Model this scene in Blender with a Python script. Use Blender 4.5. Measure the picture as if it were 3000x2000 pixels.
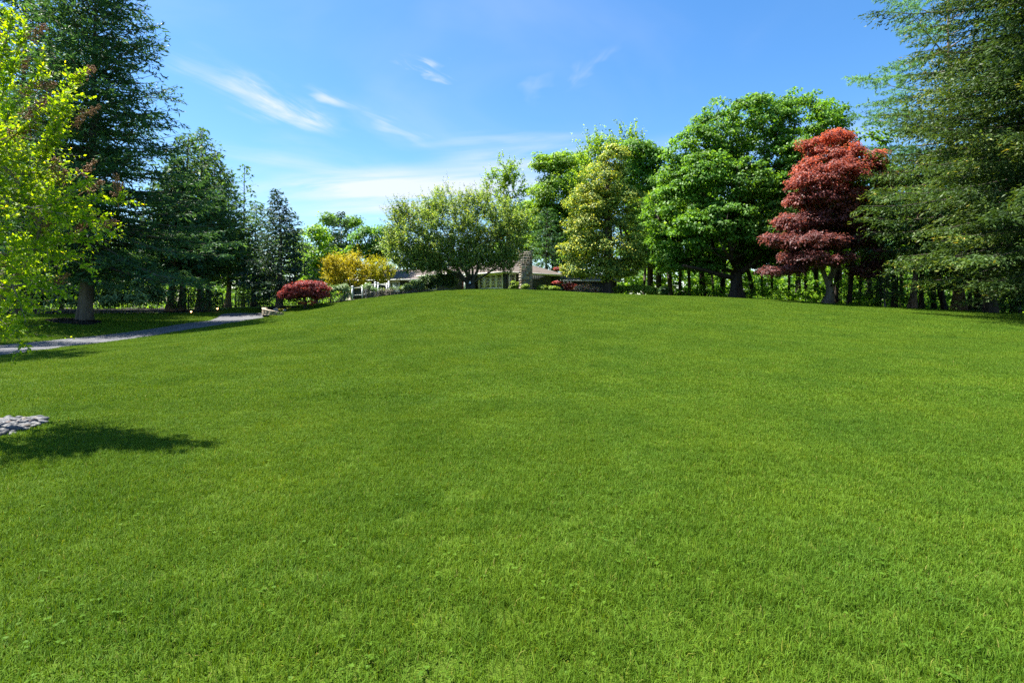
import bpy, math, random
import numpy as np

for o in list(bpy.data.objects):
    bpy.data.objects.remove(o, do_unlink=True)
S = bpy.context.scene
COL = S.collection
R = math.radians

# ------------------------------------------------------------------ camera
F = 1500.0            # focal length in pixels of the 3000 px wide photograph
HY = 890.0            # row of the horizon
CAMZ = 1.6
cam_d = bpy.data.cameras.new('camera')
cam = bpy.data.objects.new('camera', cam_d); COL.objects.link(cam)
cam_d.sensor_width = 36.0; cam_d.lens = 18.0
cam_d.shift_y = -(1000.0 - HY) / 3000.0
cam_d.clip_start = 0.05; cam_d.clip_end = 5000.0
cam.location = (0, 0, CAMZ); cam.rotation_euler = (R(90), 0, 0)
S.camera = cam

# ------------------------------------------------------------------ light, sky, exposure
SUN_EL = 66.0
SUN_DIR = np.array([-0.95, 0.27]); SUN_DIR /= np.linalg.norm(SUN_DIR)   # horizontal direction towards the sun
sun_d = bpy.data.lights.new('sun', 'SUN'); sun_d.energy = 4.8; sun_d.angle = R(0.53)
sun_d.color = (1.0, 0.955, 0.87)
sun = bpy.data.objects.new('sun', sun_d); COL.objects.link(sun)
_az = math.atan2(SUN_DIR[0], SUN_DIR[1])
sun.rotation_euler = (R(90 - SUN_EL), 0, math.pi - _az)
S.view_settings.view_transform = 'Standard'
S.view_settings.look = 'None'
S.view_settings.gamma = 1.0
S.view_settings.use_curve_mapping = False
S.view_settings.exposure = 1.82
S.cycles.max_bounces = 8; S.cycles.diffuse_bounces = 4; S.cycles.transmission_bounces = 5
S.cycles.transparent_max_bounces = 8; S.cycles.caustics_reflective = False; S.cycles.caustics_refractive = False
S.cycles.sample_clamp_indirect = 4.0
S.cycles.use_denoising = False

W_ = bpy.data.worlds.new('World'); S.world = W_; W_.use_nodes = True
nt = W_.node_tree; nt.nodes.clear()
def wn(t, **k):
    n = nt.nodes.new(t)
    for a, b in k.items(): setattr(n, a, b)
    return n
def wl(a, b): nt.links.new(a, b)
sky = wn('ShaderNodeTexSky'); sky.sky_type = 'NISHITA'; sky.sun_disc = False
sky.sun_elevation = R(SUN_EL); sky.sun_rotation = _az
sky.air_density = 1.0; sky.dust_density = 0.6; sky.ozone_density = 3.0; sky.altitude = 20
hs = wn('ShaderNodeHueSaturation'); hs.inputs['Saturation'].default_value = 1.28; hs.inputs['Value'].default_value = 1.0
wl(sky.outputs[0], hs.inputs['Color'])
tc = wn('ShaderNodeTexCoord')
sx = wn('ShaderNodeSeparateXYZ'); wl(tc.outputs['Generated'], sx.inputs[0])
def wm(op, a, b=None, clamp=False):
    n = wn('ShaderNodeMath', operation=op); n.use_clamp = clamp
    for i, v in enumerate((a, b)):
        if v is None: continue
        if hasattr(v, 'is_linked') or not isinstance(v, (int, float)): wl(v, n.inputs[i])
        else: n.inputs[i].default_value = v
    return n.outputs[0]
zc = wm('MAXIMUM', sx.outputs[2], 0.03)
cx = wm('DIVIDE', sx.outputs[0], zc); cy = wm('DIVIDE', sx.outputs[1], zc)
cv = wn('ShaderNodeCombineXYZ'); wl(cx, cv.inputs[0]); wl(cy, cv.inputs[1])   # position on the layer of cirrus
def streak(x, y, rot, lx, ly, amp, nscale, lo, hi, stretch=4.0):
    """a wisp of cirrus: an elongated soft patch on the cloud layer, torn by stretched noise"""
    m = wn('ShaderNodeMapping', vector_type='TEXTURE')
    m.inputs['Location'].default_value = (x, y, 0); m.inputs['Rotation'].default_value = (0, 0, rot)
    m.inputs['Scale'].default_value = (lx, ly, 1)
    nw = wn('ShaderNodeTexNoise'); nw.inputs['Scale'].default_value = nscale * 0.5; nw.inputs['Detail'].default_value = 2
    wl(cv.outputs[0], nw.inputs['Vector'])
    off = wn('ShaderNodeVectorMath', operation='SCALE'); wl(nw.outputs['Color'], off.inputs[0]); off.inputs['Scale'].default_value = 0.35
    ad = wn('ShaderNodeVectorMath', operation='ADD'); wl(cv.outputs[0], ad.inputs[0]); wl(off.outputs[0], ad.inputs[1])
    sb = wn('ShaderNodeVectorMath', operation='SUBTRACT'); wl(ad.outputs[0], sb.inputs[0]); sb.inputs[1].default_value = (0.175, 0.175, 0)
    wl(sb.outputs[0], m.inputs['Vector'])
    fl = wn('ShaderNodeVectorMath', operation='MULTIPLY'); wl(m.outputs[0], fl.inputs[0]); fl.inputs[1].default_value = (1, 1, 0)
    ln = wn('ShaderNodeVectorMath', operation='LENGTH'); wl(fl.outputs[0], ln.inputs[0])
    mr = wn('ShaderNodeMapRange', interpolation_type='SMOOTHSTEP'); wl(ln.outputs['Value'], mr.inputs[0])
    mr.inputs[1].default_value = 1.0; mr.inputs[2].default_value = 0.0
    m2 = wn('ShaderNodeMapping', vector_type='TEXTURE'); wl(cv.outputs[0], m2.inputs['Vector'])
    m2.inputs['Rotation'].default_value = (0, 0, rot); m2.inputs['Scale'].default_value = (stretch, 1, 1)
    n2 = wn('ShaderNodeTexNoise'); n2.inputs['Scale'].default_value = nscale; n2.inputs['Detail'].default_value = 7
    n2.inputs['Roughness'].default_value = 0.62; n2.inputs['Distortion'].default_value = 0.6
    wl(m2.outputs[0], n2.inputs['Vector'])
    m3 = wn('ShaderNodeMapRange', interpolation_type='SMOOTHSTEP'); wl(n2.outputs[0], m3.inputs[0])
    m3.inputs[1].default_value = lo; m3.inputs[2].default_value = hi
    p = wm('MULTIPLY', mr.outputs[0], m3.outputs[0])
    return wm('MULTIPLY', p, amp)
def ax(x0, y0, x1, y1): return math.atan2(y1 - y0, x1 - x0)
cl = None
for a in [
    # x, y, rotation, half length, half width, strength, noise scale, lo, hi
    (-1.20, 2.52, ax(-1.30, 2.17, -1.12, 2.9), 0.66, 0.26, 0.95, 6.0, 0.32, 0.68),
    (-1.13, 2.72, ax(-1.20, 2.5, -1.05, 2.9), 0.36, 0.17, 0.55, 8.0, 0.36, 0.70),
    (-0.90, 2.48, ax(-0.93, 2.40, -0.86, 2.62), 0.22, 0.11, 0.62, 9.0, 0.34, 0.68),
    (-0.68, 2.85, ax(-0.88, 2.5, -0.48, 3.2), 0.60, 0.10, 0.34, 6.0, 0.36, 0.72),
    (-0.37, 2.17, ax(-0.43, 2.1, -0.30, 2.3), 0.20, 0.085, 0.62, 14.0, 0.44, 0.66),
    (0.31, 2.20, ax(0.26, 2.4, 0.34, 2.0), 0.26, 0.07, 0.28, 8.0, 0.32, 0.70),
    (0.12, 2.35, ax(0.10, 2.5, 0.14, 2.2), 0.22, 0.05, 0.14, 8.0, 0.32, 0.70),
    (-0.10, 3.10, ax(-0.6, 3.2, 0.4, 3.0), 0.75, 0.16, 0.35, 4.0, 0.30, 0.70),
    (0.10, 3.45, ax(-0.4, 3.6, 0.6, 3.3), 0.95, 0.55, 0.62, 2.6, 0.24, 0.66),
    (-0.60, 4.60, ax(-1.9, 4.9, 0.3, 4.0), 1.80, 1.05, 1.0, 1.6, 0.24, 0.60),
    (-1.40, 5.40, ax(-2.2, 5.6, -0.6, 5.0), 1.8, 0.95, 0.62, 1.8, 0.28, 0.66),
    (-1.35, 4.35, ax(-2.2, 4.7, -0.4, 4.1), 1.35, 0.62, 0.85, 1.9, 0.24, 0.60),
    (-1.6, 3.55, ax(-2.0, 3.2, -1.2, 3.9), 1.10, 0.30, 0.30, 3.0, 0.30, 0.70),
    (1.3, 3.3, ax(0.6, 3.6, 2.0, 3.0), 1.3, 0.5, 0.30, 2.2, 0.25, 0.70),
]:
    s = streak(*a)
    cl = s if cl is None else wm('ADD', cl, s)
nv = wn('ShaderNodeTexNoise'); nv.inputs['Scale'].default_value = 0.7; nv.inputs['Detail'].default_value = 5; nv.inputs['Distortion'].default_value = 0.8
wl(cv.outputs[0], nv.inputs['Vector'])
mv = wn('ShaderNodeMapRange', interpolation_type='SMOOTHSTEP'); wl(nv.outputs[0], mv.inputs[0])
mv.inputs[1].default_value = 0.42; mv.inputs[2].default_value = 0.80; mv.inputs[4].default_value = 0.22
cl = wm('ADD', cl, mv.outputs[0])
cl = wm('MINIMUM', cl, 0.88)
above = wn('ShaderNodeMapRange', interpolation_type='SMOOTHSTEP'); wl(sx.outputs[2], above.inputs[0]); above.inputs[1].default_value = 0.03; above.inputs[2].default_value = 0.12
cl = wm('MULTIPLY', cl, above.outputs[0])
mixc = wn('ShaderNodeMixRGB'); wl(cl, mixc.inputs[0]); wl(hs.outputs[0], mixc.inputs[1]); mixc.inputs[2].default_value = (3.9, 4.1, 4.4, 1)
bg = wn('ShaderNodeBackground'); bg.inputs['Strength'].default_value = 0.071
wl(mixc.outputs[0], bg.inputs['Color'])
wo = wn('ShaderNodeOutputWorld'); wl(bg.outputs[0], wo.inputs['Surface'])

# ------------------------------------------------------------------ helpers
def nrm(v): return v / np.maximum(np.linalg.norm(v, axis=-1, keepdims=True), 1e-9)
def Wp(px, py, D): return np.array([(px - 1500.0) / F * D, D, CAMZ + (HY - py) / F * D])   # photo pixel at depth D

class Geo:
    """verts + faces + one value per vertex, linked as ONE mesh object"""
    def __init__(s): s.v = []; s.f = []; s.t = []; s.n = 0
    def add(s, v, f, t=0.5):
        v = np.asarray(v, float).reshape(-1, 3); f = np.asarray(f, int)
        s.v.append(v); s.f.append(f + s.n); s.n += len(v)
        s.t.append(np.broadcast_to(np.asarray(t, float), (len(v),)).copy())
    def quads(s, P, t):           # P (N,4,3), t (N,)
        n = len(P)
        if n: s.add(P.reshape(-1, 3), np.arange(n * 4).reshape(-1, 4), np.repeat(t, 4))
    def box(s, lo, hi, M=None):
        x0, y0, z0 = lo; x1, y1, z1 = hi
        v = np.array([[x0,y0,z0],[x1,y0,z0],[x1,y1,z0],[x0,y1,z0],[x0,y0,z1],[x1,y0,z1],[x1,y1,z1],[x0,y1,z1]], float)
        if M is not None: v = v @ M[0].T + M[1]
        f = np.array([[0,3,2,1],[4,5,6,7],[0,1,5,4],[1,2,6,5],[2,3,7,6],[3,0,4,7]])
        if M is not None and np.linalg.det(M[0]) < 0: f = f[:, ::-1]
        s.add(v, f)
    def tubes(s, A, B, ra, rb, k=6, t=0.5):
        A = np.asarray(A, float); B = np.asarray(B, float); m = len(A)
        if not m: return
        d = nrm(B - A); ref = np.where(np.abs(d[:, 2:3]) > 0.9, [[1., 0, 0]], [[0, 0, 1.]])
        u = nrm(np.cross(d, ref)); w = np.cross(d, u)
        ang = np.arange(k) / k * 2 * np.pi
        ring = np.cos(ang)[None, :, None] * u[:, None] + np.sin(ang)[None, :, None] * w[:, None]
        v0 = A[:, None] + ring * np.asarray(ra)[:, None, None]; v1 = B[:, None] + ring * np.asarray(rb)[:, None, None]
        V = np.concatenate([v0, v1], 1)
        i = np.arange(k); j = (i + 1) % k
        q = np.stack([i, j, j + k, i + k], 1)
        s.add(V.reshape(-1, 3), (q[None] + (np.arange(m) * 2 * k)[:, None, None]).reshape(-1, 4), t)
        if k >= 6:
            s.f.append(s.n - m * 2 * k + np.arange(m)[:, None] * 2 * k + np.arange(2 * k - 1, k - 1, -1)[None])
            s.f.append(s.n - m * 2 * k + np.arange(m)[:, None] * 2 * k + np.arange(k)[None])
    def path(s, pts, rad, k=8, bump=None):
        pts = np.asarray(pts, float); n = len(pts); rad = np.broadcast_to(rad, (n,))
        d = nrm(np.gradient(pts, axis=0)); ref = np.array([0.13, 1, 0.07]) if abs(d[0][2]) > .5 else np.array([0, 0, 1.])
        u = nrm(np.cross(d, ref)); w = np.cross(d, u); ang = np.arange(k) / k * 2 * np.pi
        rr = np.ones((n, k)) if bump is None else bump
        V = pts[:, None] + (np.cos(ang)[None, :, None] * u[:, None] + np.sin(ang)[None, :, None] * w[:, None]) * (rad[:, None] * rr)[:, :, None]
        f = []
        for a in range(n - 1):
            for i in range(k):
                j = (i + 1) % k; f.append([a*k+i, a*k+j, (a+1)*k+j, (a+1)*k+i])
        s.add(V.reshape(-1, 3), f)
        c = pts[-1]; s.add([V[-1][i] for i in range(k)], [list(range(k))])
    def mesh(s, name, mats, origin=(0, 0, 0), smooth=False):
        me = bpy.data.meshes.new(name)
        V = (np.concatenate(s.v) - np.asarray(origin, float)).astype(np.float32) if s.v else np.zeros((0, 3), np.float32)
        loops = np.concatenate([f.reshape(-1) for f in s.f]); cnt = np.concatenate([np.full(len(f), f.shape[1]) for f in s.f])
        me.vertices.add(len(V)); me.vertices.foreach_set('co', V.reshape(-1))
        me.loops.add(len(loops)); me.loops.foreach_set('vertex_index', loops.astype(np.int32))
        me.polygons.add(len(cnt)); me.polygons.foreach_set('loop_start', (np.cumsum(cnt) - cnt).astype(np.int32))
        if smooth: me.polygons.foreach_set('use_smooth', np.ones(len(cnt), bool))
        a = me.attributes.new('tint', 'FLOAT', 'POINT'); a.data.foreach_set('value', np.concatenate(s.t).astype(np.float32))
        me.update(calc_edges=True)
        for m in (mats if isinstance(mats, (list, tuple)) else [mats]): me.materials.append(m)
        return me

def link(name, data, parent=None, loc=(0, 0, 0)):
    o = bpy.data.objects.new(name, data); COL.objects.link(o); o.location = loc
    if parent is not None: o.parent = parent
    return o
def tag(o, label=None, cat=None, group=None, kind=None):
    if label: o['label'] = label
    if cat: o['category'] = cat
    if group: o['group'] = group
    if kind: o['kind'] = kind
    return o
def thing(name, label, cat, loc, group=None):
    o = link(name, None, None, tuple(float(c) for c in loc)); o.empty_display_size = 0.2
    return tag(o, label, cat, group)
def part(name, geo, mat, parent, origin, kind=None, smooth=False, label=None):
    """a part of a thing whose Empty stands at origin; geo is in world coordinates"""
    return tag(link(name, geo.mesh(name, mat, origin, smooth), parent), label, None, None, kind)
def copy_tree(o, parent=None):
    c = o.copy(); COL.objects.link(c); c.parent = parent
    for ch in list(o.children): copy_tree(ch, c)
    return c

# ------------------------------------------------------------------ materials
MATS = {}
def newmat(name):
    m = bpy.data.materials.new(name); m.use_nodes = True; t = m.node_tree
    for n in list(t.nodes): t.nodes.remove(n)
    out = t.nodes.new('ShaderNodeOutputMaterial')
    return m, t, out
def ramp(t, fac, stops):
    r = t.nodes.new('ShaderNodeValToRGB'); e = r.color_ramp.elements
    while len(e) < len(stops): e.new(0.5)
    for q, (p, c) in zip(e, stops): q.position = p; q.color = (*c, 1)
    t.links.new(fac, r.inputs[0]); return r.outputs[0]
def noise(t, scale, detail=4, vec=None, rough=0.55, dist=0.0):
    n = t.nodes.new('ShaderNodeTexNoise'); n.inputs['Scale'].default_value = scale; n.inputs['Detail'].default_value = detail
    n.inputs['Roughness'].default_value = rough; n.inputs['Distortion'].default_value = dist
    if vec is not None: t.links.new(vec, n.inputs['Vector'])
    return n.outputs[0]
def pos(t): return t.nodes.new('ShaderNodeNewGeometry').outputs['Position']
def mixrgb(t, fac, a, b, mode='MIX'):
    n = t.nodes.new('ShaderNodeMixRGB'); n.blend_type = mode
    for i, v in zip((0, 1, 2), (fac, a, b)):
        if hasattr(v, 'node'): t.links.new(v, n.inputs[i])
        elif isinstance(v, (int, float)): n.inputs[i].default_value = v
        else: n.inputs[i].default_value = (*v, 1)
    return n.outputs[0]
def leafmat(name, stops, trans=0.35, rough=0.45, spec=0.4, ttint=(1.5, 1.4, 0.5), var=0.5, vscale=0.35, gain=2.15):
    """leaf: colour from the leaf's own value, patches of slightly different leaves, light passing through"""
    m, t, out = newmat(name)
    at = t.nodes.new('ShaderNodeAttribute'); at.attribute_name = 'tint'
    c = ramp(t, at.outputs['Fac'], [(q, tuple(min(v * gain, .8) for v in k)) for q, k in stops])
    n1 = noise(t, vscale, 3, pos(t))
    mr = t.nodes.new('ShaderNodeMapRange'); t.links.new(n1, mr.inputs[0]); mr.inputs[1].default_value = 0.3; mr.inputs[2].default_value = 0.7
    mr.inputs[3].default_value = 1 - var * .5; mr.inputs[4].default_value = 1 + var * .5
    hsv = t.nodes.new('ShaderNodeHueSaturation'); t.links.new(c, hsv.inputs['Color']); t.links.new(mr.outputs[0], hsv.inputs['Value'])
    c = hsv.outputs[0]
    p = t.nodes.new('ShaderNodeBsdfPrincipled'); p.inputs['Roughness'].default_value = max(rough, 0.5)
    p.inputs['Specular IOR Level'].default_value = spec * .45; t.links.new(c, p.inputs['Base Color'])
    tr = t.nodes.new('ShaderNodeBsdfTranslucent'); t.links.new(mixrgb(t, 1.0, c, ttint, 'MULTIPLY'), tr.inputs['Color'])
    mx = t.nodes.new('ShaderNodeMixShader'); mx.inputs[0].default_value = min(trans + .10, .58)
    t.links.new(p.outputs[0], mx.inputs[1]); t.links.new(tr.outputs[0], mx.inputs[2]); t.links.new(mx.outputs[0], out.inputs['Surface'])
    return m
def surf(name, stops, scale=6.0, rough=0.8, spec=0.3, bump=0.0, bscale=20.0, detail=5, stretch=None, metallic=0.0, dist=0.0):
    m, t, out = newmat(name)
    g = t.nodes.new('ShaderNodeTexCoord').outputs['Object']
    if stretch:
        mp = t.nodes.new('ShaderNodeMapping'); mp.inputs['Scale'].default_value = stretch; t.links.new(g, mp.inputs['Vector']); g = mp.outputs[0]
    c = ramp(t, noise(t, scale, detail, g, 0.6, dist), stops)
    p = t.nodes.new('ShaderNodeBsdfPrincipled'); p.inputs['Roughness'].default_value = rough; p.inputs['Metallic'].default_value = metallic
    p.inputs['Specular IOR Level'].default_value = spec; t.links.new(c, p.inputs['Base Color'])
    if bump:
        b = t.nodes.new('ShaderNodeBump'); b.inputs['Strength'].default_value = bump; b.inputs['Distance'].default_value = 0.05
        t.links.new(noise(t, bscale, 6, g, 0.65), b.inputs['Height']); t.links.new(b.outputs[0], p.inputs['Normal'])
    t.links.new(p.outputs[0], out.inputs['Surface'])
    return m
def bark(name, a, b, bump=0.8): return surf(name, [(0.3, a), (0.7, b)], 3.0, 0.9, 0.2, bump, 5.0, 6, (1, 1, 0.18))
B_DARK = bark('bark_dark', (0.025, 0.02, 0.016), (0.075, 0.06, 0.048))
B_GREY = bark('bark_grey', (0.07, 0.06, 0.05), (0.20, 0.17, 0.14))
B_RED = bark('bark_pine', (0.11, 0.07, 0.05), (0.30, 0.21, 0.16))
B_CEDAR = bark('bark_cedar', (0.05, 0.042, 0.032), (0.17, 0.14, 0.11))
B_TWIG = bark('bark_twig', (0.10, 0.085, 0.065), (0.28, 0.24, 0.19), 0.3)
B_OLIVE = bark('bark_olive', (0.03, 0.032, 0.024), (0.085, 0.085, 0.065))

# ------------------------------------------------------------------ terrain
_ctl = []
for px, py, D in [(950,890,46),(1100,872,46),(1200,860,46),(1300,851,46),(1430,847,46),(1600,852,46),(1800,863,47),(2000,868,48),(2155,875,49),
                  (2300,881,45),(2425,889,41),(2600,900,40),(2800,911,38),(3000,920,36),
                  (248,940,30),(100,921,38),(400,913,42),(600,907,46),(720,902,48),(620,940,36),(640,919,42),(770,919,43),(735,931,40),(815,929,40.5),(872,906,44),
                  (0,1045,14.5),(400,985,25),(200,1015,19)]:
    _ctl.append(Wp(px, py, D))
_ctl += [np.array(c, float) for c in [(0,0,0),(3,2.5,0),(-3,2.5,0),(0,-10,0),(20,-10,0),(-20,-10,0),(0,6,0.02),(6,6,0.0),(-6.5,6.5,0.0),(-7.5,7.5,0.0),(-5,5,0.0),(-5,8,0.02),(14,14,0.10),(0,13,0.22),(0,23,0.85),
    (0,33,1.75),(-7,33,1.55),(8,33,1.6),(20,20,0.35),(29,28,0.68),(16,33,1.35),(-11,24,0.55),(-13,32,0.95),(-46,40,0.95),(-60,60,0.9),(-60,0,0.2),(60,0,0.2),(60,40,0.4),
    (0,55,2.45),(6,66,2.4),(-10,60,2.4),(14,58,1.95),(30,60,1.3),(45,55,0.6),(0,90,0.6),(32,88,0.0),(60,80,-0.6),(-30,90,0.8),(-30,62,1.25),(-18,52,1.7),(-40,-12,0.1),(40,-12,0.1)]]
_ctl = np.array(_ctl)
def _U(r2): return np.where(r2 > 0, r2 * np.log(np.maximum(r2, 1e-12)) * 0.5, 0.0)
_X = _ctl[:, :2]; _n = len(_X)
_K = _U(((_X[:, None] - _X[None]) ** 2).sum(-1)) + np.eye(_n) * 2.0
_P = np.hstack([np.ones((_n, 1)), _X])
_A = np.block([[_K, _P], [_P.T, np.zeros((3, 3))]])
_sol = np.linalg.solve(_A, np.concatenate([_ctl[:, 2], np.zeros(3)])); _w, _a = _sol[:_n], _sol[_n:]
def ground(x, y):
    x = np.asarray(x, float); y = np.asarray(y, float); sh = x.shape
    q = np.stack([np.clip(x, -75, 75).ravel(), np.clip(y, -15, 105).ravel()], 1)
    z = np.empty(len(q))
    for i in range(0, len(q), 20000):
        c = q[i:i+20000]
        z[i:i+20000] = _U(((c[:, None] - _X[None]) ** 2).sum(-1)) @ _w + _a[0] + c @ _a[1:]
    ex = np.maximum(np.abs(x.ravel()) - 60, 0) + np.maximum(y.ravel() - 90, 0) + np.maximum(-10 - y.ravel(), 0)
    f = np.clip(ex / 80.0, 0, 1); f = f * f * (3 - 2 * f)
    return (np.clip(z, -1.5, 4) * (1 - f) - 1.5 * f).reshape(sh)
def gz(x, y): return float(ground(np.array([x]), np.array([y]))[0])
def G(px, py, dmax=120):
    """where the ray through a photo pixel meets the ground"""
    D = np.concatenate([np.linspace(2, 20, 181), np.linspace(20.1, dmax, 1400)])
    zr = CAMZ + (HY - py) / F * D; x = (px - 1500) / F * D
    s = zr - ground(x, D); i = int(np.argmax(s <= 0)) if (s <= 0).any() else int(np.argmin(s))
    return np.array([x[i], D[i], gz(x[i], D[i])])

def axis(lo, hi, step, out):
    c = np.arange(lo, hi + 1e-6, step); e = [step]
    g = [];  d = step; v = hi
    while v < out: d *= 1.35; v += d; g.append(v)
    h = []; d = step; v = lo
    while v > -out: d *= 1.35; v -= d; h.append(v)
    return np.concatenate([h[::-1], c, g])
gx = axis(-60, 60, 0.6, 2500); gy = axis(-10, 92, 0.6, 2500)
GX, GY = np.meshgrid(gx, gy); GZ = ground(GX, GY)
g = Geo(); nx = len(gx); ny = len(gy)
ii, jj = np.meshgrid(np.arange(nx - 1), np.arange(ny - 1)); b0 = (jj * nx + ii).ravel()
g.add(np.stack([GX, GY, GZ], -1), np.stack([b0, b0 + 1, b0 + nx + 1, b0 + nx], 1))
m, t, out = newmat('lawn_ground')
pz = pos(t)
c1 = ramp(t, noise(t, 0.5, 6, pz, 0.6), [(0.3, (0.05, 0.08, 0.006)), (0.7, (0.07, 0.105, 0.008))])
c2 = ramp(t, noise(t, 60.0, 4, pz, 0.7), [(0.3, (0.03, 0.055, 0.006)), (0.7, (0.07, 0.12, 0.012))])
c = mixrgb(t, 0.5, c1, c2)
litter = ramp(t, noise(t, 3.0, 6, pz, 0.7), [(0.3, (0.02, 0.022, 0.01)), (0.55, (0.05, 0.05, 0.02)), (0.75, (0.05, 0.085, 0.02))])
sp = t.nodes.new('ShaderNodeSeparateXYZ'); t.links.new(pz, sp.inputs[0])
mr = t.nodes.new('ShaderNodeMapRange'); t.links.new(sp.outputs[1], mr.inputs[0]); mr.inputs[1].default_value = 53; mr.inputs[2].default_value = 60
c = mixrgb(t, mr.outputs[0], c, litter)
p = t.nodes.new('ShaderNodeBsdfPrincipled'); p.inputs['Roughness'].default_value = 0.9; p.inputs['Specular IOR Level'].default_value = 0.1
t.links.new(c, p.inputs['Base Color']); t.links.new(p.outputs[0], out.inputs['Surface'])
lawn = tag(link('lawn', g.mesh('lawn', m, smooth=True)), 'green lawn rising to a low crest in front of the house', 'lawn', kind='structure')

# ------------------------------------------------------------------ driveway
lower = [(-260,1095),(-120,1066),(0,1045),(100,1030),(250,1011),(400,991),(520,970),(620,956),(700,944),(745,936),(772,930),(790,922)]
upper = [(-260,1046),(-120,1027),(0,1011),(100,1002),(220,990),(350,976),(470,961),(585,944),(622,934),(638,927),(640,920),(660,916.5),(790,917)]
def resample(pts, n):
    pts = np.asarray(pts, float); d = np.concatenate([[0], np.cumsum(np.linalg.norm(np.diff(pts, axis=0), axis=1))])
    s = np.linspace(0, d[-1], n); return np.stack([np.interp(s, d, pts[:, i]) for i in range(pts.shape[1])], 1)
Lw = resample([G(*p)[:2] for p in lower], 90); Up = resample([G(*p)[:2] for p in upper], 90)
def smoothc(a, k=4):
    for _ in range(k): a[1:-1] = (a[:-2] + 2 * a[1:-1] + a[2:]) / 4
    return a
Lw = smoothc(Lw, 10); Up = smoothc(Up, 10)
far_a = Up[-1]; far_b = Lw[-1]
Lw2 = Lw; Up2 = Up
g = Geo(); K = 13
rows = []
for s in np.linspace(0, 1, K):
    q = Lw2 * (1 - s) + Up2 * s
    edge = 0.05 if 0 < s < 1 else -0.03
    rows.append(np.column_stack([q, ground(q[:, 0], q[:, 1]) + edge]))
rows = np.array(rows); n = rows.shape[1]
f = [[a*n+i, a*n+i+1, (a+1)*n+i+1, (a+1)*n+i] for a in range(K-1) for i in range(n-1)]
g.add(rows.reshape(-1, 3), f)
m, t, out = newmat('asphalt')
pz = pos(t)
ca = ramp(t, noise(t, 0.7, 5, pz, 0.6), [(0.3, (0.056, 0.058, 0.064)), (0.7, (0.088, 0.090, 0.097))])
cb = ramp(t, noise(t, 45, 3, pz, 0.7), [(0.35, (0.85, 0.85, 0.85)), (0.65, (1.1, 1.1, 1.1))])
vo = t.nodes.new('ShaderNodeTexVoronoi'); vo.feature = 'DISTANCE_TO_EDGE'; vo.inputs['Scale'].default_value = 0.22
nz = t.nodes.new('ShaderNodeTexNoise'); nz.inputs['Scale'].default_value = 0.9; nz.inputs['Detail'].default_value = 5; t.links.new(pz, nz.inputs['Vector'])
va = t.nodes.new('ShaderNodeVectorMath'); va.operation = 'ADD'; t.links.new(pz, va.inputs[0]); t.links.new(nz.outputs['Color'], va.inputs[1]); t.links.new(va.outputs[0], vo.inputs['Vector'])
cr = t.nodes.new('ShaderNodeMapRange'); t.links.new(vo.outputs['Distance'], cr.inputs[0]); cr.inputs[1].default_value = 0.0; cr.inputs[2].default_value = 0.008
cr.inputs[3].default_value = 0.35; cr.inputs[4].default_value = 1.0
c = mixrgb(t, 1.0, mixrgb(t, 1.0, ca, cb, 'MULTIPLY'), cr.outputs[0], 'MULTIPLY')
p = t.nodes.new('ShaderNodeBsdfPrincipled'); p.inputs['Roughness'].default_value = 0.85; t.links.new(c, p.inputs['Base Color']); t.links.new(p.outputs[0], out.inputs['Surface'])
tag(link('driveway', g.mesh('driveway', m, smooth=True)), 'grey asphalt driveway curving away on the left', 'driveway', kind='structure')
DRIVE = np.vstack([Lw2, Up2[::-1]])
def inpoly(x, y, poly):
    r = np.zeros(x.shape, bool); n = len(poly); j = n - 1
    for i in range(n):
        xi, yi = poly[i]; xj, yj = poly[j]
        c = ((yi > y) != (yj > y))
        if c.any():
            xx = (xj - xi) * (y - yi) / (yj - yi + 1e-12) + xi
            r ^= c & (x < xx)
        j = i
    return r

# mulch beds
M_MULCH = surf('mulch', [(0.35, (0.006, 0.005, 0.004)), (0.65, (0.022, 0.017, 0.013))], 18, 0.95, 0.15, 1.0, 25)
BEDS = []
def bed(pts, h, label, seed):
    rng = np.random.default_rng(seed)
    pts = resample(np.vstack([pts, pts[:1]]), 41)[:-1]; pts = pts + rng.normal(0, .04, pts.shape); BEDS.append(pts)
    c = pts.mean(0); g = Geo(); R_ = 6; V = []
    for k, s in enumerate(np.linspace(0.0, 1, R_ + 1)[1:]):
        q = c + (pts - c) * s
        z = ground(q[:, 0], q[:, 1]) + h * (1 - s ** 3) + rng.uniform(-.015, .025, len(q)) - (0.06 if s == 1 else 0)
        V.append(np.column_stack([q, z]))
    V = np.array(V); n = len(pts)
    f = [[a*n+i, a*n+(i+1) % n, (a+1)*n+(i+1) % n, (a+1)*n+i] for a in range(R_-1) for i in range(n)]
    g.add(V.reshape(-1, 3), f); g.add(V[0], [list(range(n))])
    # loose chips lying on the bed
    N = int(260 + 30 * np.linalg.norm(pts - c, axis=1).mean() ** 2)
    k = rng.integers(0, n, N); s = np.sqrt(rng.random(N)) * .97
    q = c + (pts[k] - c) * s[:, None]
    ctr = np.column_stack([q, ground(q[:, 0], q[:, 1]) + h * (1 - s ** 3) + .02])
    leafquads(g, ctr, nrm(rng.normal(size=(N, 3)) * [1, 1, .4]), nrm(rng.normal(size=(N, 3)) * .5 + [0, 0, 1]), rng.uniform(.06, .16, N), .04, rng.random(N))
    return tag(link('mulch_bed', g.mesh('mulch_bed', M_MULCH)), label, 'mulch bed', kind='structure')

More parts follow.
